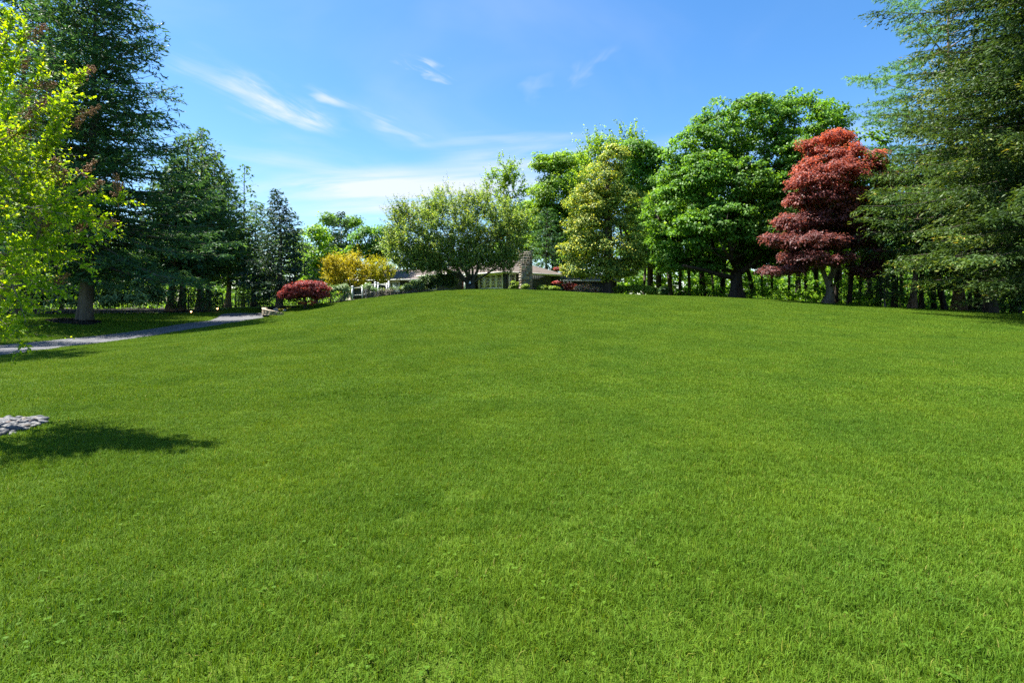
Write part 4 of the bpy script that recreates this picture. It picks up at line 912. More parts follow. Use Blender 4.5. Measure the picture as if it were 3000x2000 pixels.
conifer('hemlock_tree', 'small layered yellow-green conifer at the wood edge under the spruces', 'tree', 39.5, [(902,2592),(860,2592),(815,2590)],
        [(815,10),(830,50),(848,66),(862,62),(874,30)], L_ORIENT, B_GREY, 65, 0.07, nbr=60, e0=-2, e1=20, droop=.08, step=.13, tw_gap=.3, tw_max=.8, L=.24, Wd=.08, spread=.5, start=.2, tip=.9)
conifer('hemlock_tree', 'dark low-branched conifer in the far right corner of the wood edge', 'tree', 38, [(918,3060),(800,3060),(600,3060),(450,3060)],
        [(450,10),(550,120),(680,200),(780,230),(850,220),(895,160)], L_CEDAR2, B_DARK, 66, 0.25, nbr=130, e0=-12, e1=20, droop=.15, step=.22, tw_gap=.55, tw_max=1.4, L=.4, Wd=.13, spread=.5)

# woodland trees behind: a few kinds, copied
def wood_proto(seed, h, r, leaf, lean):
    rng = np.random.default_rng(seed); b = np.array([0., 200. + seed * 0, 0.])
    tp = np.array([b, b + [lean*.2, 0, h*.2], b + [lean*.6, .1, h*.42], b + [lean, 0, h*.62]])
    lobes = []
    for k in range(7):
        a = k * 2.4; rr = r * rng.uniform(.5, .95); lobes.append((b + np.array([lean + math.cos(a)*rr*.8, math.sin(a)*rr*.8, h*rng.uniform(.5, .88)]), np.array([r*.6, r*.6, h*.13]) * rng.uniform(.85, 1.2)))
    lobes.append((b + np.array([lean, 0, h*.9]), np.array([r*.6, r*.6, h*.12])))
    return deciduous('woodland_tree', 'slender woodland tree in the shade behind the lawn', 'tree', b, tp, .19, lobes, leaf, B_DARK, seed, crad=1.25, m=42, L=.36, Wd=.24, fill=.55, group='trees of the wood behind the lawn', flare=1.4, alpha=.3)
protos_w = [wood_proto(71, 13, 3.6, L_WOOD, .3), wood_proto(72, 16, 4.2, L_WOOD, -.4), wood_proto(73, 11, 3.2, L_UNDER, .5), wood_proto(74, 14, 3.4, L_MAPLE, -.2)]
rw = np.random.default_rng(8); used = set()
wood = [(1965,56),(1990,60),(2022,58),(2052,64),(2068,60),(2096,70),(2112,66),(2118,72),(2215,58),(2235,57),(2262,66),(2310,60),(2345,72),(2365,58),(2390,63),(2402,70),(2446,52),(2462,66),(2487,50),(2516,55),
        (2540,62),(2572,54),(2620,50),(2640,58),(2700,46),(2738,52),(2768,48),(2842,47),(2868,44),(2894,50),(2912,46),(2940,52),(2975,44),(1925,66),(1885,70),(3030,48),(2200,74),(2330,78),(2480,76),(2600,72),(2720,70),(2860,66),(2990,64)]
ORD = ['first', 'second', 'third', 'fourth', 'fifth', 'sixth', 'seventh', 'eighth', 'ninth', 'tenth', 'eleventh', 'twelfth', 'thirteenth', 'fourteenth', 'fifteenth', 'sixteenth']
anchors = [(1870, 'the holly trunk'), (2157, 'the great maple trunk'), (2424, 'the tall red maple trunk'), (2592, 'the small yellow-green conifer'), (2673, 'the pale pine trunk'), (2812, 'the rightmost pale pine trunk')]
wlab = {}; cnt_ = {}
for px, D in sorted(wood):
    a_ = [n_ for p_, n_ in anchors if p_ <= px][-1]; cnt_[a_] = cnt_.get(a_, 0) + 1
    wlab[(px, D)] = 'shaded woodland tree, ' + ORD[cnt_[a_] - 1] + ' trunk right of ' + a_
for i, (px, D) in enumerate(wood):
    k = int(rw.integers(0, 4)); p0 = protos_w[k]
    if k not in used: used.add(k); o = p0
    else: o = copy_tree(p0)
    o['label'] = wlab[(px, D)]
    b = Gd(px, D); o.location = tuple(b); s_ = rw.uniform(.85, 1.15); w_ = s_ * (rw.uniform(.65, 1.3) if rw.random() < .75 else rw.uniform(1.4, 1.9)); o.scale = (w_, w_, s_); o.rotation_euler = (rw.normal(0, .05), rw.normal(0, .06), rw.uniform(0, 6.28))
leftwood = [(60,60),(180,56),(300,62),(420,58),(860,78),(900,84),(960,86),(1060,80),(1150,84),(1230,86),(760,76),(690,70),(-60,56)]
for i, (px, D) in enumerate(leftwood):
    o = copy_tree(protos_w[int(rw.integers(0, 4))]); b = Gd(px, D); o.location = tuple(b); s_ = rw.uniform(.6, .85); o.scale = (s_, s_, s_); o.rotation_euler = (0, 0, rw.uniform(0, 6.28))
    o['label'] = 'leafy background tree glimpsed behind the conifers, ' + ORD[sorted(leftwood).index((px, D))] + ' from the left'; o['group'] = 'trees behind the conifers on the left'

# ------------------------------------------------------------------ shrubs
def shrub(name, label, cat, px, D, lobes, leaf, seed, crad=.4, m=60, L=.14, Wd=.08, group=None, stems=6, barkm=B_TWIG, stemr=.02, stemh=.7, lean=.5, dd=0, **k):
    rng = np.random.default_rng(seed); b = Gd(px, D); root = thing(name, label, cat, b, group)
    lb = px_lobes(lobes, D, k.pop('depth', .8)); C, out = clump_centres(lb, crad, rng, k.pop('fill', 1.0), k.pop('shell', .5))
    C[:, 2] = np.maximum(C[:, 2], ground(C[:, 0], C[:, 1]) + .08)
    g = Geo(); puffs(g, C, out, crad * rng.uniform(.8, 1.2, len(C)), m, k.pop('flat', .8), L, Wd, rng, droop=k.pop('droop', .15), tintf=k.pop('tintf', None), up=k.pop('up', .7))
    part('leaves', g, leaf, root, b, kind='stuff')
    g = Geo()
    for i in range(stems):
        T = C[rng.integers(0, len(C))]; b0 = np.array([T[0] * .6 + b[0] * .4 + rng.normal(0, .1), T[1] * .6 + b[1] * .4, 0]); b0[2] = gz(b0[0], b0[1]) - .05
        mid = b0 * .5 + T * .5 + rng.normal(0, .22 * lean, 3); q1 = b0 * .75 + mid * .25 + rng.normal(0, .15 * lean, 3); pts = resample([b0, q1, mid, T], 9); pts[1:-1] += rng.normal(0, .04 * lean, (7, 3))
        g.path(pts, np.linspace(stemr, stemr * .45, 9), 5)
    part('stem', g, barkm, root, b)
    return root
# rhododendron bank on the left
for i, (lab, px, D, lobes) in enumerate([
    ('dark shrub in deep shade under the crape myrtle branches', 95, 38.2, [(60,865,70,45),(140,875,60,38)]),
    ('dark glossy shrub just left of the lone cedar trunk', 190, 38.4, [(190,868,55,42),(230,880,40,30)]),
    ('glossy shrub directly behind the lone cedar trunk', 300, 38.6, [(290,850,50,55),(320,880,45,32)]),
    ('light-flecked glossy shrub right of the lone cedar trunk', 380, 39.4, [(370,845,55,55),(400,880,45,30)]),
    ('tall sunlit glossy shrub at the right end of the shrub bank', 455, 40.4, [(445,830,45,55),(465,875,35,32)])]):
    shrub('rhododendron', lab, 'shrub', px, D, lobes, L_RHODO, 100 + i, crad=.55, m=60, L=.24, Wd=.10, group='glossy shrubs along the left lawn edge', fill=1.1)
q_ = [('tall leafy background shrub rising behind the glossy shrubs at left', 330, 43.5, [(330,780,70,60),(250,800,70,60)]), ('tall yellow-flecked background shrub behind the right end of the shrub bank', 440, 44.5, [(430,770,60,60)])]
for i, (lab, px, D, lobes) in enumerate(q_): shrub('laurel_shrub', lab, 'shrub', px, D, lobes, L_WOOD, 110 + i, crad=.7, m=70, L=.28, Wd=.14, stems=5, stemh=1)
# little conical evergreens under the cedar row
for i, (px, top, hw, D) in enumerate([(515,838,20,42.2),(552,850,19,42.8),(585,846,20,43.2),(612,852,18,43.8),(636,856,15,44.2)]):
    conifer('dwarf_evergreen', ['small rounded evergreen at the left end under the cedar trunks', 'small evergreen second from the left under the cedar trunks', 'small evergreen midway under the cedar trunks', 'small evergreen fourth along under the cedar trunks', 'lowest small evergreen at the right end under the cedar trunks'][i], 'shrub', D,
            [(906,px),(870,px),(top,px)], [(top,4),(top+15,hw*.7),(top+35,hw),(890,hw),(903,hw*.6)], L_CEDAR2, B_DARK, 120 + i, .05, nbr=70, e0=20, e1=60, step=.14, tw_gap=.26, tw_max=.5, L=.22, Wd=.09, spread=.5, group='small evergreens under the cedar row', flare=1.0)
# clipped evergreen hedge behind the fence, plant by plant
for i, px in enumerate([700,718,736,754,772,790]):
    conifer('hedge_evergreen', ['leftmost', 'second', 'third', 'fourth', 'fifth', 'rightmost'][i] + ' narrow evergreen of the screen behind the iron fence', 'shrub', 58, [(898,px),(870,px),(836 + (i % 3) * 4,px)], [(838 + (i % 3) * 4,4),(850,9),(870,12),(897,12)], L_CEDAR2, B_DARK, 130 + i, .05, nbr=60, e0=30, e1=60, step=.18, tw_gap=.3, tw_max=.5, L=.3, Wd=.13, spread=.5, group='evergreen screen behind the iron fence', flare=1.0)
# straggly shrubs by the railing
for i, (lab, px, D, lobes, leaf, st) in enumerate([
    ('straggly rhododendron with bare twisted stems beside the weeping maple', 985, 46.2, [(975,848,28,14),(1005,846,26,16),(955,862,18,12),(1015,866,14,12)], L_RHODO, 34),
    ('leggy rhododendron between the two pairs of white railing posts', 1082, 47.0, [(1078,840,17,14),(1092,848,14,12)], L_RHODO, 26),
    ('nearly bare brown shrub with tangled twigs before the railing', 1130, 47.6, [(1118,850,16,8),(1150,848,16,8)], L_RHODO, 80),
    ('greener leafy shrub at the uphill end of the railing', 1205, 48.2, [(1185,842,20,16),(1210,838,22,18),(1235,842,18,14)], L_RHODO, 22)]):
    shrub('rhododendron', lab, 'shrub', px, D, lobes, leaf, 140 + i, crad=.32, m=42 if i != 2 else 10, L=.19, Wd=.07, group='straggly shrubs along the railing', stems=st, stemr=.026, lean=1.5, fill=.9)
shrub('dark_hedge', 'dark clipped shrub in the shade left of the house door', 'shrub', 1300, 49.0, [(1290,820,34,30),(1320,824,24,26),(1265,832,24,20)], L_HEDGE, 150, crad=.4, m=80, L=.16, Wd=.09)
shrub('dark_hedge', 'sunlit topped dark shrub between the railing and the house', 'shrub', 1245, 49.4, [(1250,822,26,24),(1225,832,22,18)], L_HEDGE, 151, crad=.4, m=75, L=.16, Wd=.09)
shrub('foundation_shrub', 'light green leafy plant at the foot of the chimney', 'shrub', 1545, 49.6, [(1540,840,13,10)], L_BOX, 152, crad=.22, m=60, L=.15, Wd=.09)
shrub('foundation_shrub', 'taller light green plant left of the chimney under the narrow window', 'shrub', 1510, 50.0, [(1508,834,12,14),(1500,842,10,8)], L_BOX, 153, crad=.24, m=55, L=.15, Wd=.09)
shrub('foundation_shrub', 'low spreading green shrub along the wing right of the chimney', 'shrub', 1610, 50.4, [(1590,843,22,8),(1620,845,20,8)], L_BOX, 154, crad=.25, m=75, L=.14, Wd=.08)
tree_px('red_shrub', 'small red-leaved maple shrub in front of the right wing of the house', 'tree', 1662, 51, [(1662,850),(1655,840)], 0.05,
        [(1640,788,20,8),(1635,828,20,6),(1670,840,26,14),(1655,800,16,8)], L_LACE, B_DARK, 155, crad=.24, m=45, L=.15, Wd=.06, flat=.6, fill=1.0, shell=.2)
shrub('azalea', 'pale pink flowering azalea between the red shrub and the holly', 'shrub', 1712, 49.4, [(1700,844,20,12),(1735,848,18,9),(1720,836,10,6)], L_PINK, 156, crad=.28, m=80, L=.13, Wd=.09)
shrub('azalea', 'small pink flowering bush touching the holly trunk', 'shrub', 1756, 49.2, [(1755,850,12,7)], L_PINK, 157, crad=.22, m=60, L=.13, Wd=.09)
shrub('boxwood', 'low yellow-green clipped hedge right of the holly trunk', 'hedge', 1855, 49.4, [(1820,848,26,15),(1860,846,30,17),(1900,850,26,14)], L_BOX, 158, crad=.4, m=110, L=.14, Wd=.09, fill=1.2)
shrub('shade_shrub', 'dark rounded shrub in shade right of the clipped hedge', 'shrub', 1945, 51.5, [(1945,852,22,16)], L_HEDGE, 159, crad=.4, m=80, L=.2, Wd=.12)

# understorey of the wood: leaves nobody could count
g = Geo(); ru = np.random.default_rng(9); N = 1250
px = ru.uniform(1900, 3150, N); D = ru.uniform(46, 88, N); D = np.maximum(D, np.interp(px, [1900, 2200, 2450, 2700, 3000], [58, 54, 48, 44, 41]) + ru.uniform(0, 8, N)); x = (px - 1500) / F * D
hmax = np.where(ru.random(N) < .4, 3.2, 1.3); z = ground(x, D) + ru.random(N) * hmax + .15
C = np.column_stack([x, D, z]); puffs(g, C, np.tile([[0, 0, 1.]], (N, 1)), ru.uniform(.5, 1.0, N), 40, .6, .27, .18, ru, droop=.2, up=.35)
tag(link('undergrowth', g.mesh('undergrowth', L_UNDER)), 'bright green undergrowth on the floor of the wood', 'undergrowth', kind='stuff')
g = Geo(); N = 420
px = ru.uniform(640, 1000, N); D = ru.uniform(62, 90, N); x = (px - 1500) / F * D; z = ground(x, D) + ru.random(N) * 2.2 + .1
puffs(g, np.column_stack([x, D, z]), np.tile([[0, 0, 1.]], (N, 1)), ru.uniform(.6, 1.1, N), 34, .5, .3, .2, ru)
px = ru.uniform(-200, 660, N); D = ru.uniform(50, 70, N); x = (px - 1500) / F * D; z = ground(x, D) + ru.random(N) * 4.0 + .1
puffs(g, np.column_stack([x, D, z]), np.tile([[0, 0, 1.]], (N, 1)), ru.uniform(.6, 1.2, N), 34, .5, .3, .2, ru)
tag(link('undergrowth', g.mesh('undergrowth', L_WOOD)), 'shaded green undergrowth behind the cedars and iron fence', 'undergrowth', kind='stuff')

g = Geo(); N = 2300
px = np.concatenate([ru.uniform(1780, 3250, 1600), ru.uniform(-350, 1000, 700)]); D = ru.uniform(88, 112, N); x = (px - 1500) / F * D; z = ground(x, D) + 1.0 + ru.random(N) ** 1.2 * np.where((px > 2215) & (px < 2325), 8.0, 11.0)
puffs(g, np.column_stack([x, D, z]), np.tile([[0, -1., 0]], (N, 1)), ru.uniform(1.0, 1.9, N), 40, .8, .62, .42, ru, up=.1)
tag(link('far_wood', g.mesh('far_wood', L_WOOD)), 'far leafy wood closing the view between the trunks', 'wood', kind='stuff')
# ------------------------------------------------------------------ railing with white posts
rposts = [(1032,47.4),(1061.5,47.7),(1072,49.6),(1099,48.3),(1107.5,49.9),(1133,48.9),(1139,50.2)]
b = Gd(1085, 48.2); rail = thing('deck_railing', 'white-posted railing with thin balusters beside the straggly shrubs', 'railing', b)
def post(px, D, top):
    P = Gd(px, D); zt = Wp(px, top, D)[2]; q = Geo(); w = .065
    q.box((P[0]-w, P[1]-w, P[2]-.1), (P[0]+w, P[1]+w, zt)); po = part('post', q, M_WHITE, rail, b)
    q = Geo(); q.box((P[0]-w*1.45, P[1]-w*1.45, zt + .002), (P[0]+w*1.45, P[1]+w*1.45, zt + .04))
    q.add([[P[0]-w*1.3, P[1]-w*1.3, zt+.041],[P[0]+w*1.3, P[1]-w*1.3, zt+.041],[P[0]+w*1.3, P[1]+w*1.3, zt+.041],[P[0]-w*1.3, P[1]+w*1.3, zt+.041],[P[0], P[1], zt+.10]], [[0,1,4],[1,2,4],[2,3,4],[3,0,4]])
    part('cap', q, M_WHITE, po, b); return np.array([P[0], P[1], zt])
pt = {i: post(px, D, t_) for i, ((px, D), t_) in enumerate(zip(rposts, [840,838,831,828,830,832,826]))}
for a, c in ((0,1),(1,3),(3,5),(2,4),(4,6)):
    A, Bq = pt[a] - [0,0,.12], pt[c] - [0,0,.12]; d = nrm(Bq - A); A = A + d*.07; Bq = Bq - d*.07
    q = Geo(); q.tubes([A], [Bq], [.032], [.032], 6); part('top_rail', q, M_GREYW if 'M_GREYW' in globals() else M_TRIM, rail, b)
    q = Geo(); q.tubes([A - [0,0,.68]], [Bq - [0,0,.68]], [.03], [.03], 6); part('bottom_rail', q, M_TRIM, rail, b)
    n_ = max(3, int(np.linalg.norm(Bq - A) / .13))
    for k in range(1, n_):
        p_ = A + (Bq - A) * k / n_; q = Geo(); q.tubes([p_ - [0,0,.665]], [p_ - [0,0,.02]], [.010], [.010], 5); part('baluster', q, M_METAL, rail, b)
q = Geo(); A, Bq = Gd(1032,47.4), Gd(1139,50.2)
# ------------------------------------------------------------------ iron fence
fp = [(652,50.5),(690,51.5),(748.5,53),(790,54),(829,54.6),(868,55.2),(912,56),(945,57)]
b = Gd(790, 54); fence = thing('iron_fence', 'black iron picket fence running behind the spruce and weeping maple', 'fence', b)
fpts = [Gd(px, D) for px, D in fp]; npk = 0
for P in fpts:
    q = Geo(); q.box((P[0]-.035, P[1]-.035, P[2]-.1), (P[0]+.035, P[1]+.035, P[2]+1.42)); part('post', q, M_METAL, fence, b)
pk_far = Geo()
for A, Bq in zip(fpts[:-1], fpts[1:]):
    d = nrm(Bq - A)
    for h_ in (.15, 1.05, 1.3):
        q = Geo(); q.tubes([A + d*.04 + [0,0,h_]], [Bq - d*.04 + [0,0,h_]], [.018], [.018], 4); part('rail', q, M_METAL, fence, b)
    n_ = int(np.linalg.norm(Bq - A) / .13)
    for k in range(1, n_):
        p_ = A + (Bq - A) * k / n_; q = Geo(); q.tubes([p_ + [0,0,.08]], [p_ + [0,0,1.38]], [.011], [.011], 4); part('picket', q, M_METAL, fence, b)

# ------------------------------------------------------------------ retaining wall at the bend of the drive
M_BLOCK = [surf('wall_block_' + n, [(0.3, a), (0.7, c_)], 5, 0.9, 0.2, 0.6, 14) for n, a, c_ in [('buff', (.30,.25,.18), (.42,.36,.27)), ('tan', (.26,.21,.15), (.36,.30,.22)), ('grey', (.28,.26,.22), (.38,.35,.30))]]
wpts = resample(smoothc(resample([G(738,930)[:2] + [0,2.3], G(741,930)[:2] + [.25,1.3], G(755,931)[:2] + [.25,.5], G(785,931)[:2] + [.3,.25], G(812,929)[:2] + [.3,.5]], 30), 4), 60)
b = np.array([*wpts[30], gz(*wpts[30])]); rwall = thing('retaining_wall', 'low curved wall of buff stone blocks at the bend of the driveway', 'wall', b)
sl = np.concatenate([[0], np.cumsum(np.linalg.norm(np.diff(wpts, axis=0), axis=1))]); tot = sl[-1]; rr = np.random.default_rng(4)
zb = max(gz(*wpts[0]), gz(*wpts[30])) - .05
bm = {}
def wblock(s0, s1, z0, z1, dep, nm, mi):
    c = (s0 + s1) / 2; P = np.array([np.interp(c, sl, wpts[:, k]) for k in range(2)]); Q = np.array([np.interp(c + .05, sl, wpts[:, k]) for k in range(2)]) - np.array([np.interp(c - .05, sl, wpts[:, k]) for k in range(2)])
    w = round(s1 - s0 - .012, 2); h = round(z1 - z0 - .008, 3); key = (w, h, dep, mi)
    if key not in bm:
        v = np.array([[x_ * (w/2 - (.012 if y_ < 0 else 0)), y_ * dep/2, z_ * (h/2 - (.01 if y_ < 0 else 0))] for z_ in (-1, 1) for x_, y_ in ((-1,-1),(1,-1),(1,1),(-1,1))])
        g_ = Geo(); g_.add(v, [[0,3,2,1],[4,5,6,7],[0,1,5,4],[1,2,6,5],[2,3,7,6],[3,0,4,7]]); bm[key] = g_.mesh(nm, M_BLOCK[mi])
    o = link(nm, bm[key], rwall); o.location = (P[0] - b[0] + rr.normal(0, .008), P[1] - b[1] + rr.normal(0, .008), (z0 + z1)/2 - b[2]); o.rotation_euler = (0, 0, math.atan2(Q[1], Q[0]))
def hs(x): return float(np.interp(x / tot, [0, .35, .75, 1.0], [1, 1, .62, .25]))
for cse in range(4):
    x_ = -.15 * (cse % 2)
    while x_ < tot - .05:
        w = rr.choice([.28, .34, .42]); a0, a1 = max(x_, 0), min(x_ + w, tot); k_ = hs((a0 + a1) / 2)
        if a1 - a0 > .08: wblock(a0, a1, zb + cse*.135*k_, zb + (cse+1)*.135*k_, .28, 'block', int(rr.integers(0, 3)))
        x_ += w
x_ = 0
while x_ < tot - .05:
    e_ = min(x_ + .3, tot); k_ = hs((x_ + e_) / 2); wblock(x_, e_, zb + .542*k_, zb + .542*k_ + .065, .34, 'coping', 0)
    rwall.children[-1].rotation_euler[1] = -math.atan((hs(e_) - hs(x_)) * .54 / (e_ - x_)); x_ = e_
# earth behind the wall holds the lawn's shoulder
# boulder, flowers and lights on the mulch mound
def blob(g, c, r, rng, nu=10, nv=7, rough=.12):
    c = np.array(c, float); r = np.array(r, float); V = []
    ph = rng.uniform(0, 6.28, 6); 
    for a in np.linspace(0.001, math.pi - .001, nv):
        for k in range(nu):
            bq = 2*math.pi*k/nu; u = np.array([math.sin(a)*math.cos(bq), math.sin(a)*math.sin(bq), math.cos(a)])
            f_ = 1 + rough*(math.sin(2*u[0]*2+ph[0]) + math.sin(3*u[1]+ph[1]) + math.sin(3*u[2]+ph[2]))/1.6
            V.append(c + r*u*f_)
    g.add(V, [[a*nu+k, a*nu+(k+1) % nu, (a+1)*nu+(k+1) % nu, (a+1)*nu+k] for a in range(nv-1) for k in range(nu)])
M_ROCK = surf('boulder_rock', [(0.3, (0.16, 0.155, 0.15)), (0.7, (0.36, 0.35, 0.33))], 4, 0.9, 0.2, 0.6, 10)
for lab, px, D, r in [('grey boulder at the front of the spruce mulch mound', 808, 43.6, (.26,.22,.22)), ('small pale stone beside the yellow flowers', 834, 43.8, (.16,.12,.10)), ('flat pale stone at the edge of the mulch mound', 795, 44.0, (.15,.12,.08))]:
    P = Gd(px, D); g = Geo(); blob(g, P + [0,0,r[2]*.6], r, rr); o = link('boulder', g.mesh('boulder', M_ROCK, P, True), None, tuple(P)); tag(o, lab, 'rock')
shrub('yellow_flowers', 'low mound of yellow flowers beside the grey boulder', 'flowers', 824, 44.1, [(824,908,10,3.5)], L_FLOWER, 171, crad=.16, m=60, L=.09, Wd=.06, stems=3)
shrub('yellow_flowers', 'smaller mound of yellow flowers at the right of the mulch mound', 'flowers', 845, 44.6, [(845,906,8,3)], L_FLOWER, 172, crad=.15, m=50, L=.09, Wd=.06, stems=3)
def path_light(px, D, h, label, glow):
    P = Gd(px, D); r = thing('path_light', label, 'garden light', P, 'garden path lights')
    q = Geo(); q.tubes([P - [0,0,.05]], [P + [0,0,h]], [.015], [.015], 6); part('stake', q, M_METAL, r, P)
    q = Geo(); q.tubes([P + [0,0,h]], [P + [0,0,h+.10]], [.05], [.05], 8); part('lens', q, M_GLOW if glow else M_WHITE, r, P)
    q = Geo(); q.tubes([P + [0,0,h+.102]], [P + [0,0,h+.16]], [.12], [.02], 10); part('cap', q, M_METAL if glow else M_WHITE, r, P)
path_light(560, 41.2, .12, 'tiny glowing garden light at the lawn edge under the cedar row', True)
path_light(637, 43.6, .22, 'tiny glowing garden light near the end of the mulch bed', True)
path_light(936, 46.0, .22, 'small white-capped garden light right of the weeping maple', False)
# lantern and ornament
P = Wp(1312, 806, 50.6); r = thing('hanging_lantern', 'pale box lantern hanging under the eave above the dark shrub', 'lantern', P - [0,0,.2])
q = Geo(); q.box(P - [.085,.085,.2], P + [.085,.085,.2]); part('body', q, M_WHITE, r, P - [0,0,.2])
q = Geo(); q.tubes([P + [0,0,.202]], [P + [0,0,.32]], [.14], [.02], 4); q.tubes([P + [0,0,.32]], [P + [0,0,.75]], [.01], [.01], 4); part('cap', q, M_METAL, r, P - [0,0,.2])
P = Wp(1377, 826, 46.6); r = thing('bird_feeder', 'small pale bell-shaped feeder hanging against the forked trunk', 'feeder', P - [0,0,.15])
q = Geo(); q.tubes([P - [0,0,.15]], [P + [0,0,.12]], [.11], [.04], 10); part('bell', q, M_TRIM, r, P - [0,0,.15])
q = Geo(); q.tubes([P + [0,0,.12]], [P + [0,0,.5]], [.008], [.008], 4); part('cord', q, M_METAL, r, P - [0,0,.15])

# ------------------------------------------------------------------ crape myrtle and its ring of stones
DM = 6.15; TB = np.array([-6.95, 6.5, 0.0]); TB[2] = gz(TB[0], TB[1])
rng = np.random.default_rng(91)
cm = thing('crape_myrtle', 'near yellow-green small tree with brown seed heads at the left edge', 'tree', TB)
lob = px_lobes([(-50,440,65,80),(-150,430,110,120),(10,480,95,75),(-120,520,160,170),(40,600,120,80),(110,610,85,45),(60,725,110,75),(-100,760,160,130),(40,835,85,50),(-20,930,45,45)], DM, 1.75)
C, out = clump_centres(lob, .34, rng, .72, .25)
tg = Geo(); lg = Geo()
nodes = [TB, TB + [0, 0, .25]]; par = [0, 0]; fixed = [.09, .085]
for k in range(5):
    a = k * 1.257 + .3; prev = 1
    for s in (.25, .5, .75, 1.0): nodes.append(TB + np.array([math.cos(a) * .75 * s ** 1.3, math.sin(a) * .75 * s ** 1.3, .25 + 2.3 * s]) + rng.normal(0, .04, 3)); par.append(prev); prev = len(nodes) - 1; fixed.append(.06 * (1 - .5 * s))
N, Pp, tips = skeleton(nodes, par, C, rng, .35, seg=.3, jit=.1, attach_from=2)
branch_geo(tg, N, Pp, .09, rmin=.0035, expo=.5, fixed=fixed)
tgt = nrm(out * np.array([1, .8, .5]) + np.array([.45, 0, .45]))
k = 7; CC = np.repeat(C, k, 0) + rng.normal(0, .12, (len(C) * k, 3)); dd = nrm(np.repeat(tgt, k, 0) + rng.normal(size=(len(C) * k, 3)) * .45)
def cm_t(c, s, rng): return np.clip(rng.random(s.shape) * .72 + .42 * np.clip(s, 0, 1) ** 4 * rng.random(s.shape), 0, 1)
shoots(lg, tg, CC, dd, .42 * rng.uniform(.5, 1.2, len(CC)), 20, .060, .034, rng, tintf=cm_t, rtw=.003, bend=.25)
# long shoots that reach out over the driveway
tipsl = [(70,110,.1),(215,235,.0),(195,330,.1),(180,300,-.2),(345,590,0),(285,640,.1),(290,665,-.2),(255,700,0),(225,560,.1),(160,410,.1),(75,940,-.3),(60,1000,-.2),(170,870,0),(30,60,0),(120,210,.2),(230,770,.1)]
for px, py, dd_ in tipsl:
    T = Wp(px, py, DM + dd_); i = int(np.argmin(np.linalg.norm(N - T, axis=1))); A = N[i]; n_ = max(2, int(np.linalg.norm(T - A) / .12)); s = np.linspace(0, 1, n_ + 1)[:, None]
    pth = A + (T - A) * s + np.array([0, 0, 1]) * (s * (1 - s)) * .12; tg.path(pth, np.linspace(.007, .003, n_ + 1), 5)
    st = np.repeat(pth[1:], 3, 0); dr = nrm(np.repeat(pth[1:] - pth[:-1], 3, 0) + rng.normal(size=(len(st), 3)) * .12 * np.linalg.norm(T - A))
    dr = nrm(nrm(T - A) + rng.normal(size=(len(st), 3)) * .45); shoots(lg, tg, st, dr, .26 * rng.uniform(.6, 1.2, len(st)), 16, .062, .035, rng, tintf=cm_t, rtw=.003, bend=.2)
part('trunk', tg, B_TWIG, cm, TB, smooth=True)
part('crown', lg, L_MYRTLE, cm, TB, kind='stuff')
# seed heads
heads = []
for v in range(3):
    g = Geo(); rs_ = np.random.default_rng(300 + v)
    for _ in range(70):
        s = rs_.random(); r_ = .075 * (1 - s * .6); a = rs_.uniform(0, 6.28); q = rs_.random() ** .5 * r_; c = np.array([math.cos(a) * q, math.sin(a) * q, s * .22]); rad = rs_.uniform(.006, .011)
        o6 = np.array([[1,0,0],[0,1,0],[-1,0,0],[0,-1,0],[0,0,1.2],[0,0,-1.2]]) * rad + c
        g.add(o6, [[0,1,4],[1,2,4],[2,3,4],[3,0,4],[1,0,5],[2,1,5],[3,2,5],[0,3,5]]); g.tubes([[0,0,max(c[2]-.04, 0)]], [c], [.0018], [.001], 3)
    g.tubes([[0,0,-.12]], [[0,0,.2]], [.0035], [.0015], 4); heads.append(g.mesh('seed_head', L_SEED))
for i, (px, py, dd_) in enumerate([(85,115,0),(55,205,.2),(100,255,.1),(225,235,0),(245,335,0),(215,370,.15),(15,145,.2),(120,310,.3),(60,275,.25),(175,545,.4),(345,575,0),(290,665,0),(205,700,.2),(235,510,.3),(150,520,.4),(30,400,-.2),(100,690,.2),(130,620,.4),(250,560,.35),(150,840,.2),(70,345,-.2)]):
    o = link('seed_head', heads[i % 3], cm); T = Wp(px, py, DM + dd_); o.location = tuple(T - TB); o.rotation_euler = (rng.uniform(-.6, .6), rng.uniform(.3, 1.1), rng.uniform(-.5, .5)); s_ = rng.uniform(.95, 1.4); o.scale = (s_, s_, s_)

RC = np.array([-6.75, 6.45]); RR = .62
BEDS.append(np.array([RC + RR * np.array([math.cos(a), math.sin(a)]) for a in np.linspace(0, 6.283, 40)[:-1]]))
sb_o = np.array([*RC, gz(*RC)]); sbed = thing('stone_ring', 'round bed of smooth river stones cut into the grass at the left edge', 'stone bed', sb_o)
g = Geo(); nr = 40; V = []
for rr_, zz in ((.2, .015), (.45, .01), (.67, -.02)):
    for a in np.linspace(0, 6.283, nr, endpoint=False): x_, y_ = RC + rr_ * np.array([math.cos(a), math.sin(a)]); V.append([x_, y_, gz(x_, y_) + zz])
g.add(V, [[a*nr+i, a*nr+(i+1) % nr, (a+1)*nr+(i+1) % nr, (a+1)*nr+i] for a in range(2) for i in range(nr)]); g.add(V[:nr], [list(range(nr))]); part('soil', g, M_MULCH, sbed, sb_o)
cols = [tuple(tuple(.26 * q for q in c_) for c_ in cc_) for cc_ in [((.18,.19,.21),(.30,.31,.34)),((.24,.25,.27),(.38,.39,.42)),((.30,.25,.19),(.44,.37,.29)),((.14,.145,.155),(.22,.225,.24)),((.42,.40,.37),(.58,.56,.53)),((.22,.13,.09),(.33,.20,.14))]]
